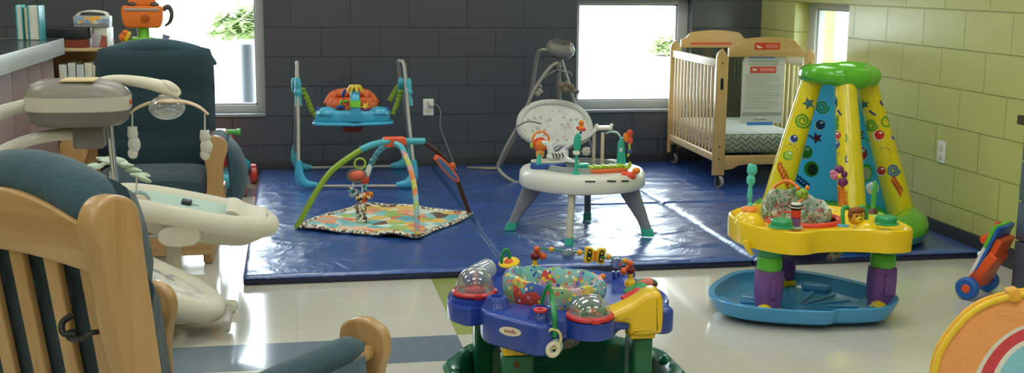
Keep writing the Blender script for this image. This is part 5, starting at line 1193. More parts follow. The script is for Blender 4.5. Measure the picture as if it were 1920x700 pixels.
for i, (lx, ly) in enumerate(legs):
    L = Matrix.Translation((lx, ly, 0))
    q = ob('purple_leg', P_pur, lambda m: m.loft([[(x*k, y*k, z) for x, y in ell(.056, .046, 28, 3.2)] for k, z in ((.84, .035), (.88, .06), (.98, .11), (1.0, .16), (.97, .205), (.93, .213))], T=L))
    ob('leg_latch', P_pur, lambda m: m.box(-.012, .012, -.053, -.043, .10, .185, .003, T=L), q)
    ob('foot_clip', P_yel, lambda m: m.slab(rrect(.10, .045, .018), .034, .058, .01, L @ Matrix.Translation((-.012 if i == 1 else 0, -.030, 0))), q)
    ob('clip_knob', P_yel, lambda m: m.cyl((lx-.03, ly-.068, .055), (lx-.03, ly-.02, .055), .024, bev=.004), q)
    ob('lime_collar', P_lg, lambda m: m.lathe([(.048, .2135), (.051, .225), (.050, .262), (.046, .268)], L, 28), q)
    ob('green_collar', P_gr, lambda m: m.lathe([(.044, .2685), (.047, .275), (.048, .315), (.060, .325), (.058, ZT-.055)], L, 28), q)
    cp = (1.872, 4.20) if i == 0 else ((2.315, 4.20) if i == 1 else (2.11, 4.68))
    ob('green_cap', P_gr, lambda m: m.lathe([(.050, 0), (.053, .004), (.043, .008), (.042, .026), (.036, .032), (.0, .033)], Matrix.Translation((cp[0], cp[1]+.03, ZT+.012)), 28))
to = smooth2([(-.385, .04), (-.385, -.10), (-.33, -.22), (-.25, -.30), (-.17, -.315), (-.08, -.285), (.03, -.285), (.16, -.31), (.25, -.345), (.36, -.33), (.405, -.23), (.39, -.08), (.35, .08), (.25, .22), (.10, .31), (-.08, .32), (-.24, .25), (-.35, .15)], 5)
TCX, TCY = 2.078, 4.44
def trg(k, z): return [(TCX+x*k, TCY+y*k, z) for x, y in to]
to = [(x*.825, y*.93) for x, y in to]
def tray(m):
    # outer skirt, rolled rim, upper deck down to the seat opening
    def rr_(k, z): return trg(k, z)
    op = [(TCX-.01+.185*math.cos(2*PI*i/len(to)+.1), TCY+.02+.165*math.sin(2*PI*i/len(to)+.1)) for i in range(len(to))]
    # align opening start angle with outline start
    a0 = math.atan2(to[0][1], to[0][0]); sgn = 1 if (to[5][0]*to[0][1]-to[5][1]*to[0][0]) < 0 else -1
    op = [(TCX-.01+.165*math.cos(math.atan2(y, x)), TCY+.02+.15*math.sin(math.atan2(y, x))) for x, y in to]
    rings = [trg(.985, ZT-.085), trg(1.0, ZT-.083), trg(1.005, ZT-.01), trg(.995, ZT+.004), trg(.975, ZT+.008), trg(.955, ZT+.002), trg(.93, ZT-.012), trg(.86, ZT-.018)]
    rings += [[(x, y, ZT-.016) for x, y in op], [(TCX-.01+(x-TCX+.01)*.96, TCY+.02+(y-TCY-.02)*.96, ZT-.03) for x, y in op]]
    rings += [[(TCX-.01+(x-TCX+.01)*1.0, TCY+.02+(y-TCY-.02)*1.0, ZT-.05) for x, y in op], trg(.86, ZT-.03), trg(.975, ZT-.03)]
    m.loft(rings, closed=True)
ob('play_tray', P_yel, tray)
for (x, y, rr, h) in ((1.815, 4.42, .055, .045), (1.90, 4.61, .045, .03), (2.235, 4.235, .045, .036), (2.31, 4.42, .05, .026)):
    ob('tray_mound', P_yel, lambda m: m.dome((x, y, ZT-.018), rr*1.15, h+.012, m=8))
ob('seat_ring', P_red, lambda m: m.torus((TCX-.01, TCY+.02, ZT-.012), .152, .014, sy=.9))
M_flor = patches('floral_seat', ['#b9c4b0', '#6f8f66', '#a9bcae', '#b98a86', '#c3c8b8', '#7f9a80', '#9fb8ae', '#a9605a'], 44., .85, dots=['#5f8050', '#d0968c', '#c8d0bc', '#4a7052'], dscale=70.)
M_flor2 = patches('floral_rim', ['#d9b7b0', '#cfa8a2', '#dfc6bd'], 20., .85)
sx, sy = TCX-.03, TCY+.045
def seatf(m):
    N = 48
    def rg(k, z, lift): return [(sx+.14*k*math.cos(2*PI*i/N), sy+.125*k*math.sin(2*PI*i/N), z+lift*max(0, math.sin(2*PI*i/N))**1.2+.008*math.sin(7*2*PI*i/N)*(k > .8)) for i in range(N)]
    m.loft([rg(1.0, ZT-.03, .02), rg(1.06, ZT+.01, .05), rg(1.02, ZT+.035, .062), rg(.93, ZT+.03, .062), rg(.86, ZT-.0, .03), rg(.75, ZT-.08, 0), rg(.4, ZT-.13, 0), rg(.05, ZT-.14, 0)])
ob('floral_seat', M_flor, seatf)
ob('seat_pouch', P_dpur, lambda m: m.loft([[(sx+.04+x*k, sy-.02+y*k, z) for x, y in ell(.135, .115, 32, 2.4)] for k, z in ((1.0, ZT-.04), (1.0, ZT-.09), (.9, ZT-.14), (.62, ZT-.175), (.3, ZT-.18))]))
ob('leg_opening', M_flor, lambda m: m.ball((sx+.145, sy-.085, ZT-.135), (.058, .02, .036), T=rotm(0, -.45, .4)))
# toys on the tray
zz = ZT+.02
p = B(1406, 390, 4.44)
ob('orange_knob', P_or, lambda m: m.dome((p.x, 4.44, p.z-.012), .036, .022))
ob('teal_twist', P_tq, lambda m: (m.tube([B(1406, 388, 4.44), B(1406, 378, 4.44), B(1406, 366, 4.44), B(1407, 352, 4.44), B(1408, 348, 4.44)], [.015, .007, .012, .009, .006], 14, flat=.7), m.tube([B(1408, 350, 4.44), B(1408, 342, 4.44), B(1408, 334, 4.44), B(1409, 328, 4.44)], [.006, .019, .019, .010], 14, flat=.6), m.tube([B(1409, 330, 4.44), B(1410, 322, 4.44), B(1411, 312, 4.44), B(1412, 308, 4.44)], [.012, .023, .021, .014], 14, flat=.55)))
ob('arch_stalk', P_or, lambda m: m.tube([B(1438, 390, 4.62), B(1441, 370, 4.62), B(1453, 350, 4.62), B(1472, 340, 4.60), B(1487, 344, 4.57), B(1500, 357, 4.55)], .0075, 10))
p = B(1438, 391, 4.62); ob('stalk_base', plastic('#8fb8a8', .35), lambda m: m.lathe([(.022, 0), (.02, .008), (.008, .012)], Matrix.Translation((p.x, 4.62, p.z-.006))))
fb = B(1504, 364, 4.53)
q = ob('frog_head', P_lg if False else plastic('#96b83c', .4), lambda m: m.ball(fb, (.028, .02, .025)))
for d in (-.02, .022): ob('frog_ear', P_or, lambda m: m.ball(fb+V((d, 0, .026)), (.010, .008, .010)), q)
ob('frog_face', P_dpur if False else M_dk, lambda m: (m.ball(fb+V((-.008, -.019, .006)), (.003, .002, .004), 8, m=6), m.ball(fb+V((.010, -.019, .006)), (.003, .002, .004), 8, m=6)), q)
tw = G(1497, 428, ZT)
for k, (z0, z1, rr, mt) in enumerate(((0, .010, .030, plastic('#a9bcae', .4)), (.010, .045, .019, P_pur), (.045, .078, .020, P_red), (.078, .084, .024, M_black), (.084, .090, .024, M_white), (.090, .096, .024, M_black), (.096, .103, .022, M_white))):
    ob('stack_ring', mt, lambda m: m.lathe([(rr*.9, z0+.0002), (rr, z0+.002), (rr, z1-.002), (rr*.9, z1-.0002)], Matrix.Translation((tw.x, tw.y+.03, ZT-.008)), 20))
ob('stack_stem', P_or, lambda m: m.cyl((tw.x, tw.y+.03, ZT+.09), fb+V((0, -.01, -.02)), .006))
# flower stalk
ob('flower_stalk', P_or, lambda m: m.tube([B(1581, 385, 4.66), B(1580, 365, 4.66), B(1579, 345, 4.66)], [.013, .011, .008], 10))
M_pk = plastic('#d97fae', .4)
q = ob('flower_petals', plastic('#7b2f74', .4), lambda m: (m.ball(B(1573, 318, 4.66), (.022, .015, .018)), m.ball(B(1580, 342, 4.64), (.024, .015, .020)), m.ball(B(1583, 327, 4.66), (.014, .012, .016))))
ob('flower_petals', M_pk, lambda m: (m.ball(B(1566, 330, 4.64), (.022, .015, .018)), m.ball(B(1562, 324, 4.64), (.014, .012, .012))))
ob('flower_heart', P_yel, lambda m: m.ball(B(1574, 331, 4.62), (.008, .006, .009)), q)
# bear between green bars
bb = B(1606, 405, 4.25)
q = ob('bear_face', plastic('#e8a83a', .4), lambda m: m.ball(bb+V((0, 0, -.006)), (.034, .02, .032)))
ob('bear_muzzle', P_yel, lambda m: m.ball(bb+V((.002, -.018, -.012)), (.018, .012, .014)), q)
ob('bear_cap', plastic('#8a4a22', .45), lambda m: (m.ball(bb+V((-.002, -.002, .022)), (.036, .02, .014)), m.ball(bb+V((-.03, -.006, .008)), (.010, .01, .018))), q)
ob('bear_eyes', M_dk, lambda m: (m.ball(bb+V((-.009, -.021, .003)), (.004, .003, .005), 8, m=6), m.ball(bb+V((.010, -.021, .003)), (.004, .003, .005), 8, m=6), m.ball(bb+V((.003, -.030, -.008)), (.005, .003, .004), 8, m=6)), q)
for px in (1581, 1625):
    p = B(px, 420, 4.24)
    ob('green_bar', plastic('#3c9a4a', .35), lambda m: m.tube([(p.x, 4.24, p.z-.004), (p.x, 4.25, p.z+.045), (p.x+(.012 if px < 1600 else -.012), 4.26, p.z+.062), (p.x+(.03 if px < 1600 else -.03), 4.26, p.z+.058)], [.008, .008, .011, .009], 10))
    ob('bar_base', plastic('#5fa7c4', .35), lambda m: m.lathe([(.024, 0), (.022, .006), (.01, .009)], Matrix.Translation((p.x, 4.24, p.z-.010))))
# green post with clear spinner
pg = B(1637, 395, 4.45)
ob('spinner_post', plastic('#4fb04c', .35), lambda m: m.tube([(pg.x, 4.45, pg.z), (pg.x, 4.45, pg.z+.05), (pg.x+.001, 4.45, pg.z+.10), (pg.x+.001, 4.45, pg.z+.125)], [.009, .011, .011, .006], 12))
ob('spinner_ball', clear('spinner_clear', '#dfe8ea', .05, .25), lambda m: m.ball(B(1636, 353, 4.47), .027))
ob('spinner_foot', plastic('#5c3a2c', .4), lambda m: m.lathe([(.022, 0), (.016, .012), (.010, .022)], Matrix.Translation((pg.x, 4.45, pg.z-.012)), 20))
ob('spinner_base', plastic('#b8d24a', .35), lambda m: m.lathe([(.05, 0), (.052, .006), (.052, .024), (.046, .030)], Matrix.Translation((pg.x, 4.45, pg.z-.042)), 28))
ob('teal_button', P_tq, lambda m: m.ball(B(1461, 389, 4.62), (.025, .02, .010)))
ob('hook', P_yel, lambda m: m.tube([B(1694, 445, 4.22), B(1697, 458, 4.2), B(1699, 466, 4.2), B(1695, 469, 4.2)], .006, 8))
ob('hook', P_yel, lambda m: m.tube([B(1398, 452, 4.3), B(1402, 465, 4.3), B(1410, 478, 4.3)], [.012, .012, .008], 8))

# ================================================================= royal blue activity saucer in front
Q_blue = plastic('#2443a0', .3, coat=.35); Q_dg = plastic('#0f6a46', .33, coat=.3); Q_yel = plastic('#eec31c', .3, coat=.3); Q_red = plastic('#c8252c', .3, coat=.3); Q_gr = plastic('#1d8a4a', .35); Q_or = plastic('#e2602c', .35); Q_mr = plastic('#7c1f22', .35)
C = V((.83, 3.5, 0)); ZT = .36
r = thing('activity_saucer', 'royal blue activity saucer with clear domes and green base, nearest on the floor', 'activity saucer', C)
def g2(x, y, z=ZT): q_ = G(x, y, z); return (q_.x, q_.y)
# base tub
def br(R_, z, am=0): return [(C.x+(R_+am*(abs(math.sin(6*2*PI*i/120)))**3)*math.cos(2*PI*i/120), C.y+(R_+am*(abs(math.sin(6*2*PI*i/120)))**3)*math.sin(2*PI*i/120), z) for i in range(120)]
ob('base_tub', Q_dg, lambda m: m.loft([br(.20, .004), br(.31, .012), br(.355, .05, .008), br(.372, .10, .012), br(.378, .125, .012), br(.368, .138, .010), br(.350, .136, .008), br(.335, .12, .0), br(.325, .07, -.004), br(.30, .035), br(.2, .028), br(.02, .026)]))
for i in range(18):
    a = 2*PI*i/18+.08
    if i % 3 != 2: ob('rim_lug', Q_dg, lambda m: m.ball((C.x+.352*math.cos(a), C.y+.352*math.sin(a), .125), (.030, .022, .022), T=rotm(0, 0, a+PI/2)))
ob('foot_rest', plastic('#2f7f60', .35), lambda m: (m.box(C.x+.02, C.x+.11, C.y-.10, C.y+.12, .034, .062, .008),))
# blue tray deck
outp = [(838, 562), (848, 573), (875, 581), (900, 578), (912, 584), (945, 594), (1005, 606), (1040, 604), (1075, 604), (1115, 606), (1150, 599), (1165, 588), (1200, 578), (1246, 572), (1253, 555), (1225, 535), (1190, 522), (1150, 512), (1110, 506), (1040, 500), (990, 498), (945, 496), (922, 500), (918, 520), (880, 530), (852, 540), (840, 550)]
od = smooth2([g2(*p) for p in outp], 4)
oc = (sum(p[0] for p in od)/len(od), sum(p[1] for p in od)/len(od))
SC = G(1042, 552, ZT)
def deck(m):
    op = []
    for x, y in od:
        a = math.atan2(y-SC.y, x-SC.x); op.append((SC.x+.145*math.cos(a), SC.y+.135*math.sin(a)))
    def lerp(k): return [(a[0]*k+b[0]*(1-k), a[1]*k+b[1]*(1-k)) for a, b in zip(od, op)]
    def rg(P, z): return [(x, y, z) for x, y in P]
    m.loft([rg(lerp(.97), ZT-.054), rg(lerp(.99), ZT-.052), rg(lerp(1.), ZT-.01), rg(lerp(.98), ZT), rg(lerp(.93), ZT-.002), rg(lerp(.86), ZT-.014), rg(lerp(.3), ZT-.016), rg(lerp(.0), ZT-.014), rg(lerp(.0), ZT-.045), rg(lerp(.5), ZT-.035), rg(lerp(.9), ZT-.035)], closed=True)
ob('play_tray', Q_blue, deck)
# front block with the badge
fb_ = [g2(901, 575), g2(910, 590), g2(950, 601), g2(1003, 614), g2(1035, 612), g2(1048, 598), g2(1010, 580), g2(950, 570), g2(915, 575)]
fb_ = smooth2(fb_, 4)
blk = ob('front_block', Q_blue, lambda m: m.slab(fb_, ZT-.092, ZT+.006, .012))
# lobes with domes
M_dome = clear('clear_dome', '#eef2f4', .04, .10, .3)
def domelobe(px, py, R_, h, content, lip=.05):
    c = G(px, py, ZT+.012)
    ob('dome_pod', Q_blue, lambda m: m.lathe([(R_*.98, ZT-lip-.0), (R_*1.12, ZT-lip+.004), (R_*1.14, ZT-.01), (R_*1.10, ZT+.004), (R_*.9, ZT+.006)], Matrix.Translation((c.x, c.y, 0)), 40))
    q = ob('red_dome_ring', Q_red, lambda m: (m.torus((c.x, c.y, ZT+.013), R_, .0075), m.torus((c.x, c.y, ZT+.017), R_*.965, .006), m.box(c.x-.012, c.x+.014, c.y-R_-.014, c.y-R_+.0, ZT+.006, ZT+.022, .004)))
    ob('dome_floor', content[0], lambda m: m.lathe([(R_*.95, ZT+.008), (R_*.9, ZT+.014), (.001, ZT+.014)], Matrix.Translation((c.x, c.y, 0)), 32), q)
    ob('clear_dome', M_dome, lambda m: m.loft([[(c.x+R_*.93*math.cos(a_)*math.cos(2*PI*j/40), c.y+R_*.93*math.cos(a_)*math.sin(2*PI*j/40), ZT+.018+h*math.sin(a_)**.9) for j in range(40)] for a_ in [PI/2*i/10 for i in range(10)]+[PI/2*.985]]), q)
    return c, q
c, q = domelobe(890, 548, .066, .078, (plastic('#c9c3b6', .5),))
ob('dome_wheel', Q_red, lambda m: (m.lathe([(.022, 0), (.026, .006), (.02, .014), (.006, .018)], Matrix.Translation((c.x, c.y-.005, ZT+.018)), 20), m.torus((c.x, c.y-.005, ZT+.022), .03, .004)), q)
ob('dome_figures', plastic('#3b4c9a', .4), lambda m: (m.ball((c.x-.018, c.y+.02, ZT+.05), (.018, .012, .020)), m.ball((c.x+.028, c.y+.02, ZT+.045), (.02, .012, .018))), q)
ob('dome_figures', plastic('#c98f9a', .4), lambda m: m.ball((c.x+.004, c.y+.015, ZT+.05), (.010, .010, .022)), q)
ob('rear_dome', clear('rear_clear_dome', '#dfe6ea', .08, .35), lambda m: m.slab(rrect(.09, .06, .02), -.02, .035, .02, Matrix.Translation(B(905, 512, c.y+.09)) @ rotm(.2, -.35, .3)))
c, q = domelobe(1106, 592, .066, .058, (plastic('#bfb9a8', .5),))
def beads(cols, n, seed):
    rnd = random.Random(seed); m = MB()
    for i in range(n):
        a = rnd.random()*2*PI; d = rnd.random()**.5*.045; m.ball((c.x+d*math.cos(a), c.y+d*math.sin(a), ZT+.02+rnd.random()*.018), .0065, 8, m=6)
    return m
obj('dome_beads', beads(0, 16, 2), Q_gr, q); obj('dome_beads', beads(0, 7, 6), Q_or, q); obj('dome_beads', beads(0, 6, 9), plastic('#e9d9c4', .4), q)
ob('dome_frog', plastic('#1f6a44', .4), lambda m: (m.ball((c.x-.005, c.y+.01, ZT+.035), (.018, .014, .016)), m.ball((c.x+.014, c.y, ZT+.026), (.014, .012, .010))), q)
# round bosses
for (x, y, R_) in ((932, 572, .034), (1015, 592, .033)):
    p = G(x, y, ZT+.012)
    ob('boss', Q_blue, lambda m: m.lathe([(R_*1.35, ZT-.016), (R_*1.32, ZT+.008), (R_*1.08, ZT+.018), (R_*1.02, ZT+.03), (R_*.9, ZT+.038), (R_*.55, ZT+.040), (R_*.5, ZT+.030)], Matrix.Translation((p.x, p.y, 0)), 32))
p = G(948, 498, ZT+.012)
ob('boss', Q_blue, lambda m: m.lathe([(.055, ZT-.016), (.052, ZT+.01), (.045, ZT+.028), (.025, ZT+.032), (.001, ZT+.032)], Matrix.Translation((p.x, p.y, 0)), 32))
# seat
M_qseat = patches('quilted_print', ['#6fb3b8', '#7fbcc0', '#c9b85a', '#4a63a8', '#8fae7c', '#c9a9b4', '#5fa8b0', '#c9473c', '#8a84a8', '#8fb8b0'], 20., .85, dots=['#e9c93c', '#e06a4c', '#e9e3cf', '#3d5aa8', '#7fb35a', '#d98aa8'], dscale=62.)
N = 72
def sr(k, z, lf):
    out = []
    for i in range(N):
        a = 2*PI*i/N
        out.append((SC.x-.005+.155*k*math.cos(a), SC.y+.0+.128*k*math.sin(a), z+lf*(.5*max(0, -math.cos(a))+.15*max(0, math.sin(a)))+.002*math.sin(11*a)))
    return out
ob('quilted_seat', M_qseat, lambda m: m.loft([sr(.90, ZT-.035, 0), sr(1.02, ZT-.018, .01), sr(1.09, ZT+.008, .03), sr(1.09, ZT+.032, .05), sr(1.02, ZT+.048, .055), sr(.92, ZT+.050, .055), sr(.83, ZT+.038, .045), sr(.77, ZT+.01, .02), sr(.76, ZT-.02, .0), sr(.70, ZT-.09, 0), sr(.4, ZT-.15, 0), sr(.02, ZT-.16, 0)]))
ob('seat_underside', M_qseat, lambda m: m.loft([[(SC.x+x*k, SC.y+y*k, z) for x, y in ell(.125, .11, 32)] for k, z in ((1., ZT-.05), (.92, ZT-.11), (.6, ZT-.165), (.2, ZT-.175))]))
# yellow tower housing + electronic toy on right
yc = B(1196, 580, 3.30)
yo = smooth2([(-.095, -.005), (-.06, .010), (-.02, .030), (.025, .060), (.055, .062), (.068, .040), (.070, -.045), (.055, -.068), (-.025, -.072), (-.035, -.035), (-.09, -.03)], 5)
XZm = Matrix(((1, 0, 0, 0), (0, 0, -1, 0), (0, 1, 0, 0), (0, 0, 0, 1)))
ob('yellow_housing', Q_yel, lambda m: m.slab(yo, -.055, .05, .018, Matrix.Translation((yc.x, yc.y, yc.z)) @ rotm(0, 0, -.15) @ XZm))
ob('housing_neck', Q_yel, lambda m: m.box(yc.x-.03, yc.x+.048, yc.y-.035, yc.y+.035, yc.z-.085, yc.z-.06, .006))
ob('right_pod', Q_blue, lambda m: m.slab(rrect(.07, .13, .03), ZT-.07, ZT+.012, .015, Matrix.Translation((yc.x+.085, yc.y+.06, 0))))
ob('tray_arm', Q_blue, lambda m: m.box(yc.x-.13, yc.x-.03, yc.y-.03, yc.y+.02, yc.z-.055, yc.z-.012, .008))
ob('red_piano_key', Q_red, lambda m: m.slab(rrect(.07, .035, .008), 0, .012, .004, TR(B(1186, 556, 3.38), rx=.15, ry=-.35, rz=.3)))
ob('green_piano_key', Q_gr, lambda m: m.slab(rrect(.075, .04, .008), 0, .012, .004, TR(B(1193, 546, 3.44), rx=.15, ry=-.3, rz=.3)))
ob('ladybug', patches('ladybug_print', ['#b8453a', '#2c2a28', '#c9604c', '#4b7a52'], 40., .4), lambda m: m.ball(B(1212, 533, 3.48), (.038, .028, .020)))
# legs
for (x, y) in ((970, 662), (1202, 630)):
    p = B(x, y, 3.35 if x < 1000 else 3.33)
    ob('green_leg', Q_dg, lambda m: m.slab(rrect(.098 if x < 1000 else .062, .06, .012), .03, p.z, .008, Matrix.Translation((p.x, p.y, 0))))
    if x < 1000:
        ob('yellow_collar', Q_yel, lambda m: (m.box(p.x-.05, p.x+.045, p.y-.034, p.y+.03, p.z+.001, p.z+.04, .006),))
        for xx in (-.028, 0, .026): ob('collar_rib', Q_yel, lambda m: m.box(p.x+xx-.011, p.x+xx+.011, p.y-.040, p.y-.033, p.z+.004, p.z+.036, .003))
        ob('leg_hole', plastic('#5a3c10', .5), lambda m: m.cyl((p.x-.008, p.y-.0312, p.z-.028), (p.x-.008, p.y-.0302, p.z-.028), .010))
        ob('leg_button', Q_yel, lambda m: m.cyl((p.x-.008, p.y-.0325, p.z-.062), (p.x-.008, p.y-.030, p.z-.062), .010))
p = B(905, 640, 3.68); ob('green_leg', Q_dg, lambda m: m.slab(rrect(.06, .06, .012), .03, ZT-.05, .006, Matrix.Translation((p.x, p.y, 0))))
ob('chrome_stay', clear('stay_clear', '#c9dede', .1, .5), lambda m: m.box(*(lambda q_: (q_.x-.008, q_.x+.008, q_.y-.01, q_.y+.01))(B(1178, 640, 3.4)), .13, .30, .003))
# badge
tr = tracer(blk, .0012)
def badge_fn(k): return lambda u, v: tr(u, v)+(tr(u, v)-V((0, 0, CAMH))).normalized()*-k
m = MB(); a_ = .18
bpts = [(957+21*math.cos(t_)*math.cos(a_)-8.5*math.sin(t_)*math.sin(a_), 622+21*math.cos(t_)*math.sin(a_)+8.5*math.sin(t_)*math.cos(a_)) for t_ in [2*PI*i/40 for i in range(40)]]
m.decal(bpts, badge_fn(.0005), 0)
c0, cxp, cyp = badge_fn(.0014)(957, 622), badge_fn(.0014)(967, 624), badge_fn(.0014)(957, 617)
ux = (cxp-c0).normalized(); uz = ux.cross((cyp-c0).normalized()).normalized(); uy = uz.cross(ux)
TM = Matrix(((ux.x, uy.x, uz.x, c0.x), (ux.y, uy.y, uz.y, c0.y), (ux.z, uy.z, uz.z, c0.z), (0, 0, 0, 1)))
m.text('evenflo', .0185, TM, 1, .0004, .92); obj('oval_badge', m, [plastic('#e4dcc4', .45), plastic('#a83228', .45)], r, flat=True)
# spring stalks and links
def st(px, Ys, rad, mat, name, par=None): return ob(name, mat, lambda m: m.tube([B(x, y, Y) for (x, y), Y in zip(px, Ys)], rad, 10), par)
YL = G(1018, 590, ZT).y; YK = G(1035, 604, ZT).y-.04
st([(1012, 584), (1017, 562), (1023, 545), (1028, 535), (1033, 536)], [YL]*2+[YL-.005]*3, .0055, Q_gr, 'green_strap')
st([(1030, 536), (1036, 560), (1039, 590), (1040, 618), (1039, 632)], [YL-.01, YL-.03, YK, YK, YK], [.004, .008, .009, .008, .008], Q_gr, 'green_strap')
ob('strap_base', Q_red, lambda m: m.torus(tuple(G(1013, 582, ZT+.043)), .015, .006))
lk = B(1036, 632, YK-.005)
def ringlink(m):
    m.torus(lk+V((0, 0, -.006)), .025, .0045, T=rotm(PI/2), sy=1.15)
    for i in range(5): a = 2.2+.35*i; m.ball(lk+V((.025*math.cos(a), 0, -.006+.028*math.sin(a))), .0055, 8, m=6)
ob('ivory_ring', plastic('#d9c78a', .4), ringlink)
lb = B(1037, 656, YK-.01)
ob('link_disc', plastic('#e3dcc3', .4), lambda m: m.torus(lb, .018, .0075, T=rotm(PI/2, 0, .3)))
ob('link_disc', plastic('#9fc9bd', .4), lambda m: m.torus(lb+V((.010, .014, .003)), .019, .006, T=rotm(PI/2, 0, .3)))
ob('link_disc', plastic('#c9b49a', .4), lambda m: m.torus(lb+V((.005, .007, .0)), .018, .006, T=rotm(PI/2, 0, .3)))
p = G(955, 496, ZT+.05); Yp = p.y
st([(940, 500), (941, 482), (947, 469), (953, 472), (956, 488)], [Yp]*5, .006, Q_gr, 'green_strap')
ob('saucer_rim', Q_yel, lambda m: m.lathe([(.001, 0), (.034, .003), (.036, .006), (.034, .010), (.001, .011)], Matrix.Translation(B(955, 496, Yp)) @ rotm(.25, -.18), 28))
ob('saucer_dome', Q_or, lambda m: m.dome(tuple(B(954, 494, Yp)), .017, .018))
# bead bar across the back
YB = G(1080, 512, ZT).y
for (bx_, by_, s, YY) in ((1003, 500, 1, YB-.02), (1182, 527, -1, YB-.14)):
    p = B(bx_, by_, YY)
    ob('yellow_cone', Q_yel, lambda m: m.lathe([(.021, -.03), (.020, -.012), (.009, .0), (.0085, .018)], Matrix.Translation((p.x, YY, p.z+.008)), 20))
    ob('maroon_ball', Q_mr, lambda m: m.ball((p.x, YY, p.z+.037), .0165 if s > 0 else .015))
    ob('orange_bone', Q_or, lambda m: (m.ball((p.x+.004*s, YY-.006, p.z+.062), .011), m.ball((p.x+.026*s, YY-.006, p.z+.036), .0125), m.tube([(p.x+.004*s, YY-.006, p.z+.062), (p.x+.014*s, YY-.006, p.z+.048), (p.x+.026*s, YY-.006, p.z+.036)], .007, 8)))
def yb(x): return YB-.02-.12*(x-1003)/180
def bp_(x, y): return B(x, y, yb(x))
st([(1006, 466), (1034, 468), (1066, 472), (1090, 474), (1115, 480), (1140, 484), (1165, 490), (1178, 498)], [yb(x) for x in (1006, 1034, 1066, 1090, 1115, 1140, 1165, 1178)], .003, Q_gr, 'bead_wire')
for x, y, rr in ((1034, 468, .0095), (1087, 474, .0105), (1141, 482, .010), (1172, 489, .0095)): ob('yellow_bead', plastic('#f0a82a', .35), lambda m: m.ball(bp_(x, y), rr))
for x, y, rr in ((1066, 478, .020), (1156, 493, .018)):
    q = ob('mirror_disc', plastic('#c9cdd6', .12, metal=.8), lambda m: m.cyl(bp_(x, y)+V((0, -.006, 0)), bp_(x, y)+V((.002, .006, .003)), rr, bev=.002))
    ob('mirror_rim', plastic('#6f7fae', .4), lambda m: m.torus(bp_(x, y), rr, .003, T=rotm(PI/2)), q)
c = bp_(1115, 479); TT = Matrix.Translation(c) @ rotm(PI/2, 0, 0) @ Matrix.Rotation(-.12, 4, 'Z')
bf = smooth2([(-.036, .024), (-.018, .027), (0, .018), (.018, .027), (.036, .024), (.034, .0), (.035, -.024), (.018, -.028), (0, -.018), (-.018, -.028), (-.035, -.024), (-.034, 0)], 4)
q = ob('butterfly_block', Q_yel, lambda m: m.slab(bf, -.009, .009, .004, TT))
for s in (-1, 1): ob('butterfly_wing_mark', M_black, lambda m: m.slab(ell(.0085, .021, 24, 3, (s*.021, 0)), .0085, .0105, .001, TT), q)
for s in (-1, 1): ob('butterfly_dot', Q_yel, lambda m: (m.slab(ell(.004, .004, 14, 2, (s*.021, .011)), .010, .0115, 0, TT), m.slab(ell(.0045, .0045, 14, 2, (s*.021, -.010)), .010, .0115, 0, TT)), q)
ob('butterfly_body', P_or, lambda m: m.slab(rrect(.012, .036, .005), .008, .012, .002, TT), q)
for x, y, mt, rr in ((1086, 511, Q_or, .011), (1099, 514, P_or, .0095), (1111, 516, Q_or, .011), (1130, 520, P_or, .0125)): ob('abacus_bead', mt, lambda m: m.ball(B(x, y, YB-.03), rr))
ob('abacus_wire', Q_gr, lambda m: m.tube([B(1078, 509, YB-.03), B(1105, 515, YB-.03), B(1140, 522, YB-.03)], .003, 8))
def rid(m):
    for i in range(5): p_ = B(1150+9*i, 527+3*i, YB-.05); m.box(p_.x-.006, p_.x+.006, p_.y-.01, p_.y+.01, ZT-.01, ZT+.014, .004)
ob('blue_ridges', Q_blue, rid)

# ================================================================= walker toy, drawers, tunnel
r = thing('push_walker', 'orange and blue push walker with blue wheels beside the slate drawers', 'toy walker', (2.95, 4.56, 0))
w1, w2 = V((2.862, 4.49, .050)), V((3.03, 4.605, .050)); ax = (w2-w1).normalized(); lean = V((ax.y, -ax.x, 0))
W_bl = plastic('#1f62b8', .35); W_or = plastic('#ee5a24', .35); W_wh = plastic('#e9ebea', .35)
for p in (w1, w2):
    q = ob('wheel', W_bl, lambda m: m.lathe([(.022, -.016), (.040, -.019), (.0495, -.012), (.0495, .012), (.040, .019), (.022, .016)], frame(p, ax), 32))
    ob('wheel_hub', W_or, lambda m: m.lathe([(.001, -.019), (.016, -.019), (.021, -.014), (.021, .014), (.001, .014)], frame(p, ax), 24), q)
up = (V((0, 0, 1))+lean*.40).normalized()
def slant(m, o, w0, w1_, t0, t1, l0, l1, rr=.006):
    """board leaning back: along the axle w0..w1, up the slope l0..l1, thickness t0..t1"""
    nrm = ax.cross(up).normalized()
    if nrm.dot(lean) > 0: nrm = -nrm
    M_ = Matrix(((ax.x, up.x, nrm.x, o.x), (ax.y, up.y, nrm.y, o.y), (ax.z, up.z, nrm.z, o.z), (0, 0, 0, 1)))
    m.slab([(w1_, l0), (w1_, l1), (w0, l1), (w0, l0)], t0, t1, rr, M_)
o_ = w1+V((0, 0, .0))
ob('orange_body', W_or, lambda m: slant(m, o_, .03, .175, -.030, .0, .01, .25, .008))
ob('blue_backing', W_bl, lambda m: slant(m, o_, .02, .185, .001, .014, .03, .30, .005))
ob('white_panel', W_wh, lambda m: slant(m, o_, .025, .18, .015, .032, .05, .19, .006))
ob('green_panel', P_lg, lambda m: slant(m, o_, .025, .18, .015, .032, .192, .30, .006))
def outp_(a_, t_, l_): 
    nrm = ax.cross(up).normalized(); nrm = -nrm if nrm.dot(lean) > 0 else nrm
    return o_+ax*a_+up*l_+nrm*t_
ob('orange_roller', W_or, lambda m: m.cyl(outp_(.04, .045, .215), outp_(.10, .045, .215), .020, bev=.005))
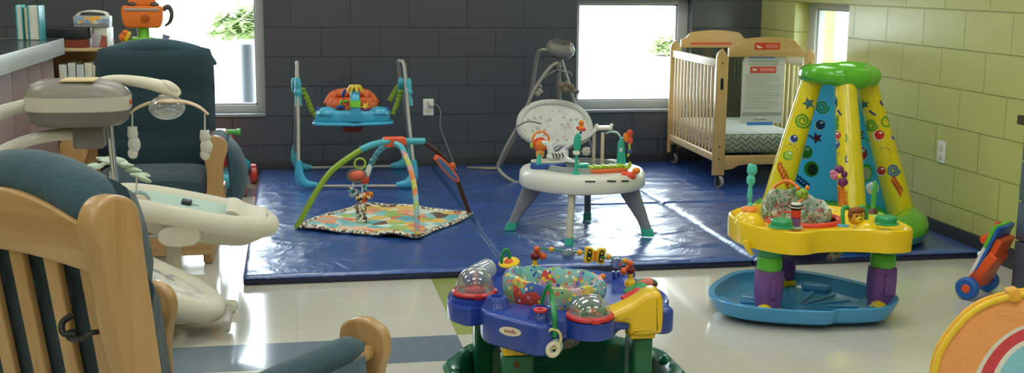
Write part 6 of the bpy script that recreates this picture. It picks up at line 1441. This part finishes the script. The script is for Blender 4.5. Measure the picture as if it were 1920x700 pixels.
ob('red_button', P_red, lambda m: m.ball(outp_(.06, .035, .10), .011)); ob('white_button', W_wh, lambda m: m.ball(outp_(.06, .034, .145), (.016, .016, .012)))
ob('red_lever', P_red, lambda m: m.tube([outp_(.09, .03, .255), outp_(.09, .045, .275), outp_(.10, .04, .30)], .008, 8))
ob('side_brace', W_or, lambda m: m.bar(w1+V((0, 0, .02))+ax*.03, w1+up*.17+lean*.03+ax*.03, .02, .045, .008))
ob('side_brace', plastic('#c9461c', .4), lambda m: m.bar(w2+V((0, 0, .02))-ax*.03, w2+up*.16+lean*.02-ax*.03, .02, .045, .008))
ob('axle_bar', W_or, lambda m: m.cyl(w1, w2, .010))

M_cab = plastic('#526272', .4); M_top = plastic('#1e2023', .3, coat=.3); M_cabd = plastic('#48566a', .4)
r = thing('drawer_cabinet', 'slate blue drawer cabinet with black top at the right edge', 'cabinet', (3.22, 3.9, 0))
YE = 4.47
m = MB(); m.box(3.075, RIGHT-.014, 2.75, YE, .004, .765, .002); obj('carcass', m, M_cabd, r)
m = MB(); m.box(3.035, RIGHT-.002, 2.72, YE+.025, .766, .806, .004); obj('black_top', m, M_top, r)
for (ya, yb_) in ((3.66, YE-.003), (2.76, 3.65)):
    for (za, zb) in ((.615, .755), (.44, .608), (.268, .433), (.02, .261)):
        m = MB(); m.box(3.056, 3.074, ya, yb_, za, zb, .003); q = obj('drawer', m, M_cab, r)
        m = MB(); hy = (yb_-.18); zc = (za+zb)/2+.012 if zb-za < .2 else zb-.07
        m.tube([(3.058, hy+.065, zc), (3.035, hy+.06, zc), (3.032, hy+.05, zc), (3.032, hy-.05, zc), (3.035, hy-.06, zc), (3.058, hy-.065, zc)], .0045, 8, sm=False); obj('bar_handle', m, M_chrome, q)
m = MB(); m.cyl((3.08, YE-.03, 0), (3.08, YE-.03, .02), .01); m.cyl((3.058, YE-.022, .028), (3.050, YE-.022, .028), .008); obj('leveller', m, M_chrome, r)

# ---- pop-up fabric tunnel end
def drum():
    c = V((1.955, 2.70, .275)); RR = .268
    r = thing('play_tunnel', 'round pop up play tunnel end with orange, red and aqua swirls, lower right corner', 'play tunnel', (c.x, c.y, 0))
    nrm = V((-.46, -.86, .17)).normalized()
    FM = frame(c, nrm, (1, -.8, 0))
    zin = (FM.inverted() @ (c+V((0, 0, 1))))
    def pt(x, y, z): return FM @ V((x, y, z))
    wav = lambda a: 1+.006*math.sin(9*a)
    N = 96
    def rg(R_, z): return [pt(R_*wav(2*PI*i/N)*math.cos(2*PI*i/N), R_*wav(2*PI*i/N)*math.sin(2*PI*i/N), z) for i in range(N)]
    m = MB(); m.loft([rg(RR*.975, -.012), rg(RR*.972, -.045), rg(RR*.975, -.075)], cap=False); obj('side_fabric', m, fabric('#f39a35', '#ea8a2a', .7, 60., .5), r)
    m = MB(); m.tube(rg(RR*.985, -.085), .010, 10, closed=True, sm=False, flat=1.); obj('rear_hoop', m, fabric('#f2bd1e', '#e2a918', .6), r)
    m = MB(); m.tube(rg(RR*.985, 0), .009, 10, closed=True, sm=False); obj('front_hoop', m, fabric('#f7cf2c', '#e9bb1c', .6), r)
    # printed face: rings swirl about an off-centre point
    m = MB(); cols = [0, 1, 2, 3, 2, 4, 3, 5]
    ang = math.radians(-35); ox, oy = .085, -.06
    # put offset toward screen right/down
    d3 = (V((1, -.1, -.35)))
    lx = FM.to_3x3().inverted() @ d3.normalized(); ox, oy = lx.x*.10, lx.y*.10
    ks = [(1.0, 0.), (.71, .2), (.685, .25), (.585, .3), (.55, .35), (.33, .5), (.295, .5), (.08, .6), (.0, .6)]
    mats = ['o', 'w', 'r', 'w', 'a', 'w', 'g', 'y']
    rings = []
    for k, s_ in ks:
        rings.append([pt(ox*s_+RR*.975*k*(1+.04*math.sin(3*2*PI*i/N+k*4)*(k < .9))*math.cos(2*PI*i/N), oy*s_+RR*.975*k*(1+.04*math.sin(3*2*PI*i/N+k*4)*(k < .9))*math.sin(2*PI*i/N), -.002+.010*(1-k)) for i in range(N)])
    for j in range(len(ks)-1):
        m.mi = j
        sub = [[a.lerp(b, q/4) for a, b in zip(rings[j], rings[j+1])] for q in range(5)]
        m.loft(sub, cap=False)
    FO = lambda a_, b_=None: fabric(a_, b_, .75, 50., .6)
    obj('swirl_face', m, [FO('#f3a763', '#ec9a55'), FO('#e6e0d2', '#d8d2c4'), FO('#d9474e', '#cc3c44'), FO('#e9e6dc', '#dcd8cc'), FO('#8fcbdc', '#80bdd0'), FO('#e9e6dc', '#dcd8cc'), FO('#a5cf5a', '#97c24e'), FO('#f0d24a', '#e2c33c')], r)
    m = MB(); q_ = B(1908, 556, 2.7); a_ = math.atan2((FM.inverted() @ q_).y, (FM.inverted() @ q_).x)
    m.slab(rrect(.035, .03, .006), -.098, .012, .004, FM @ Matrix.Rotation(a_, 4, 'Z') @ Matrix.Translation((RR*.985, 0, 0))); obj('strap_tab', m, fabric('#efae2c', '#e09f22', .6), r)
drum()
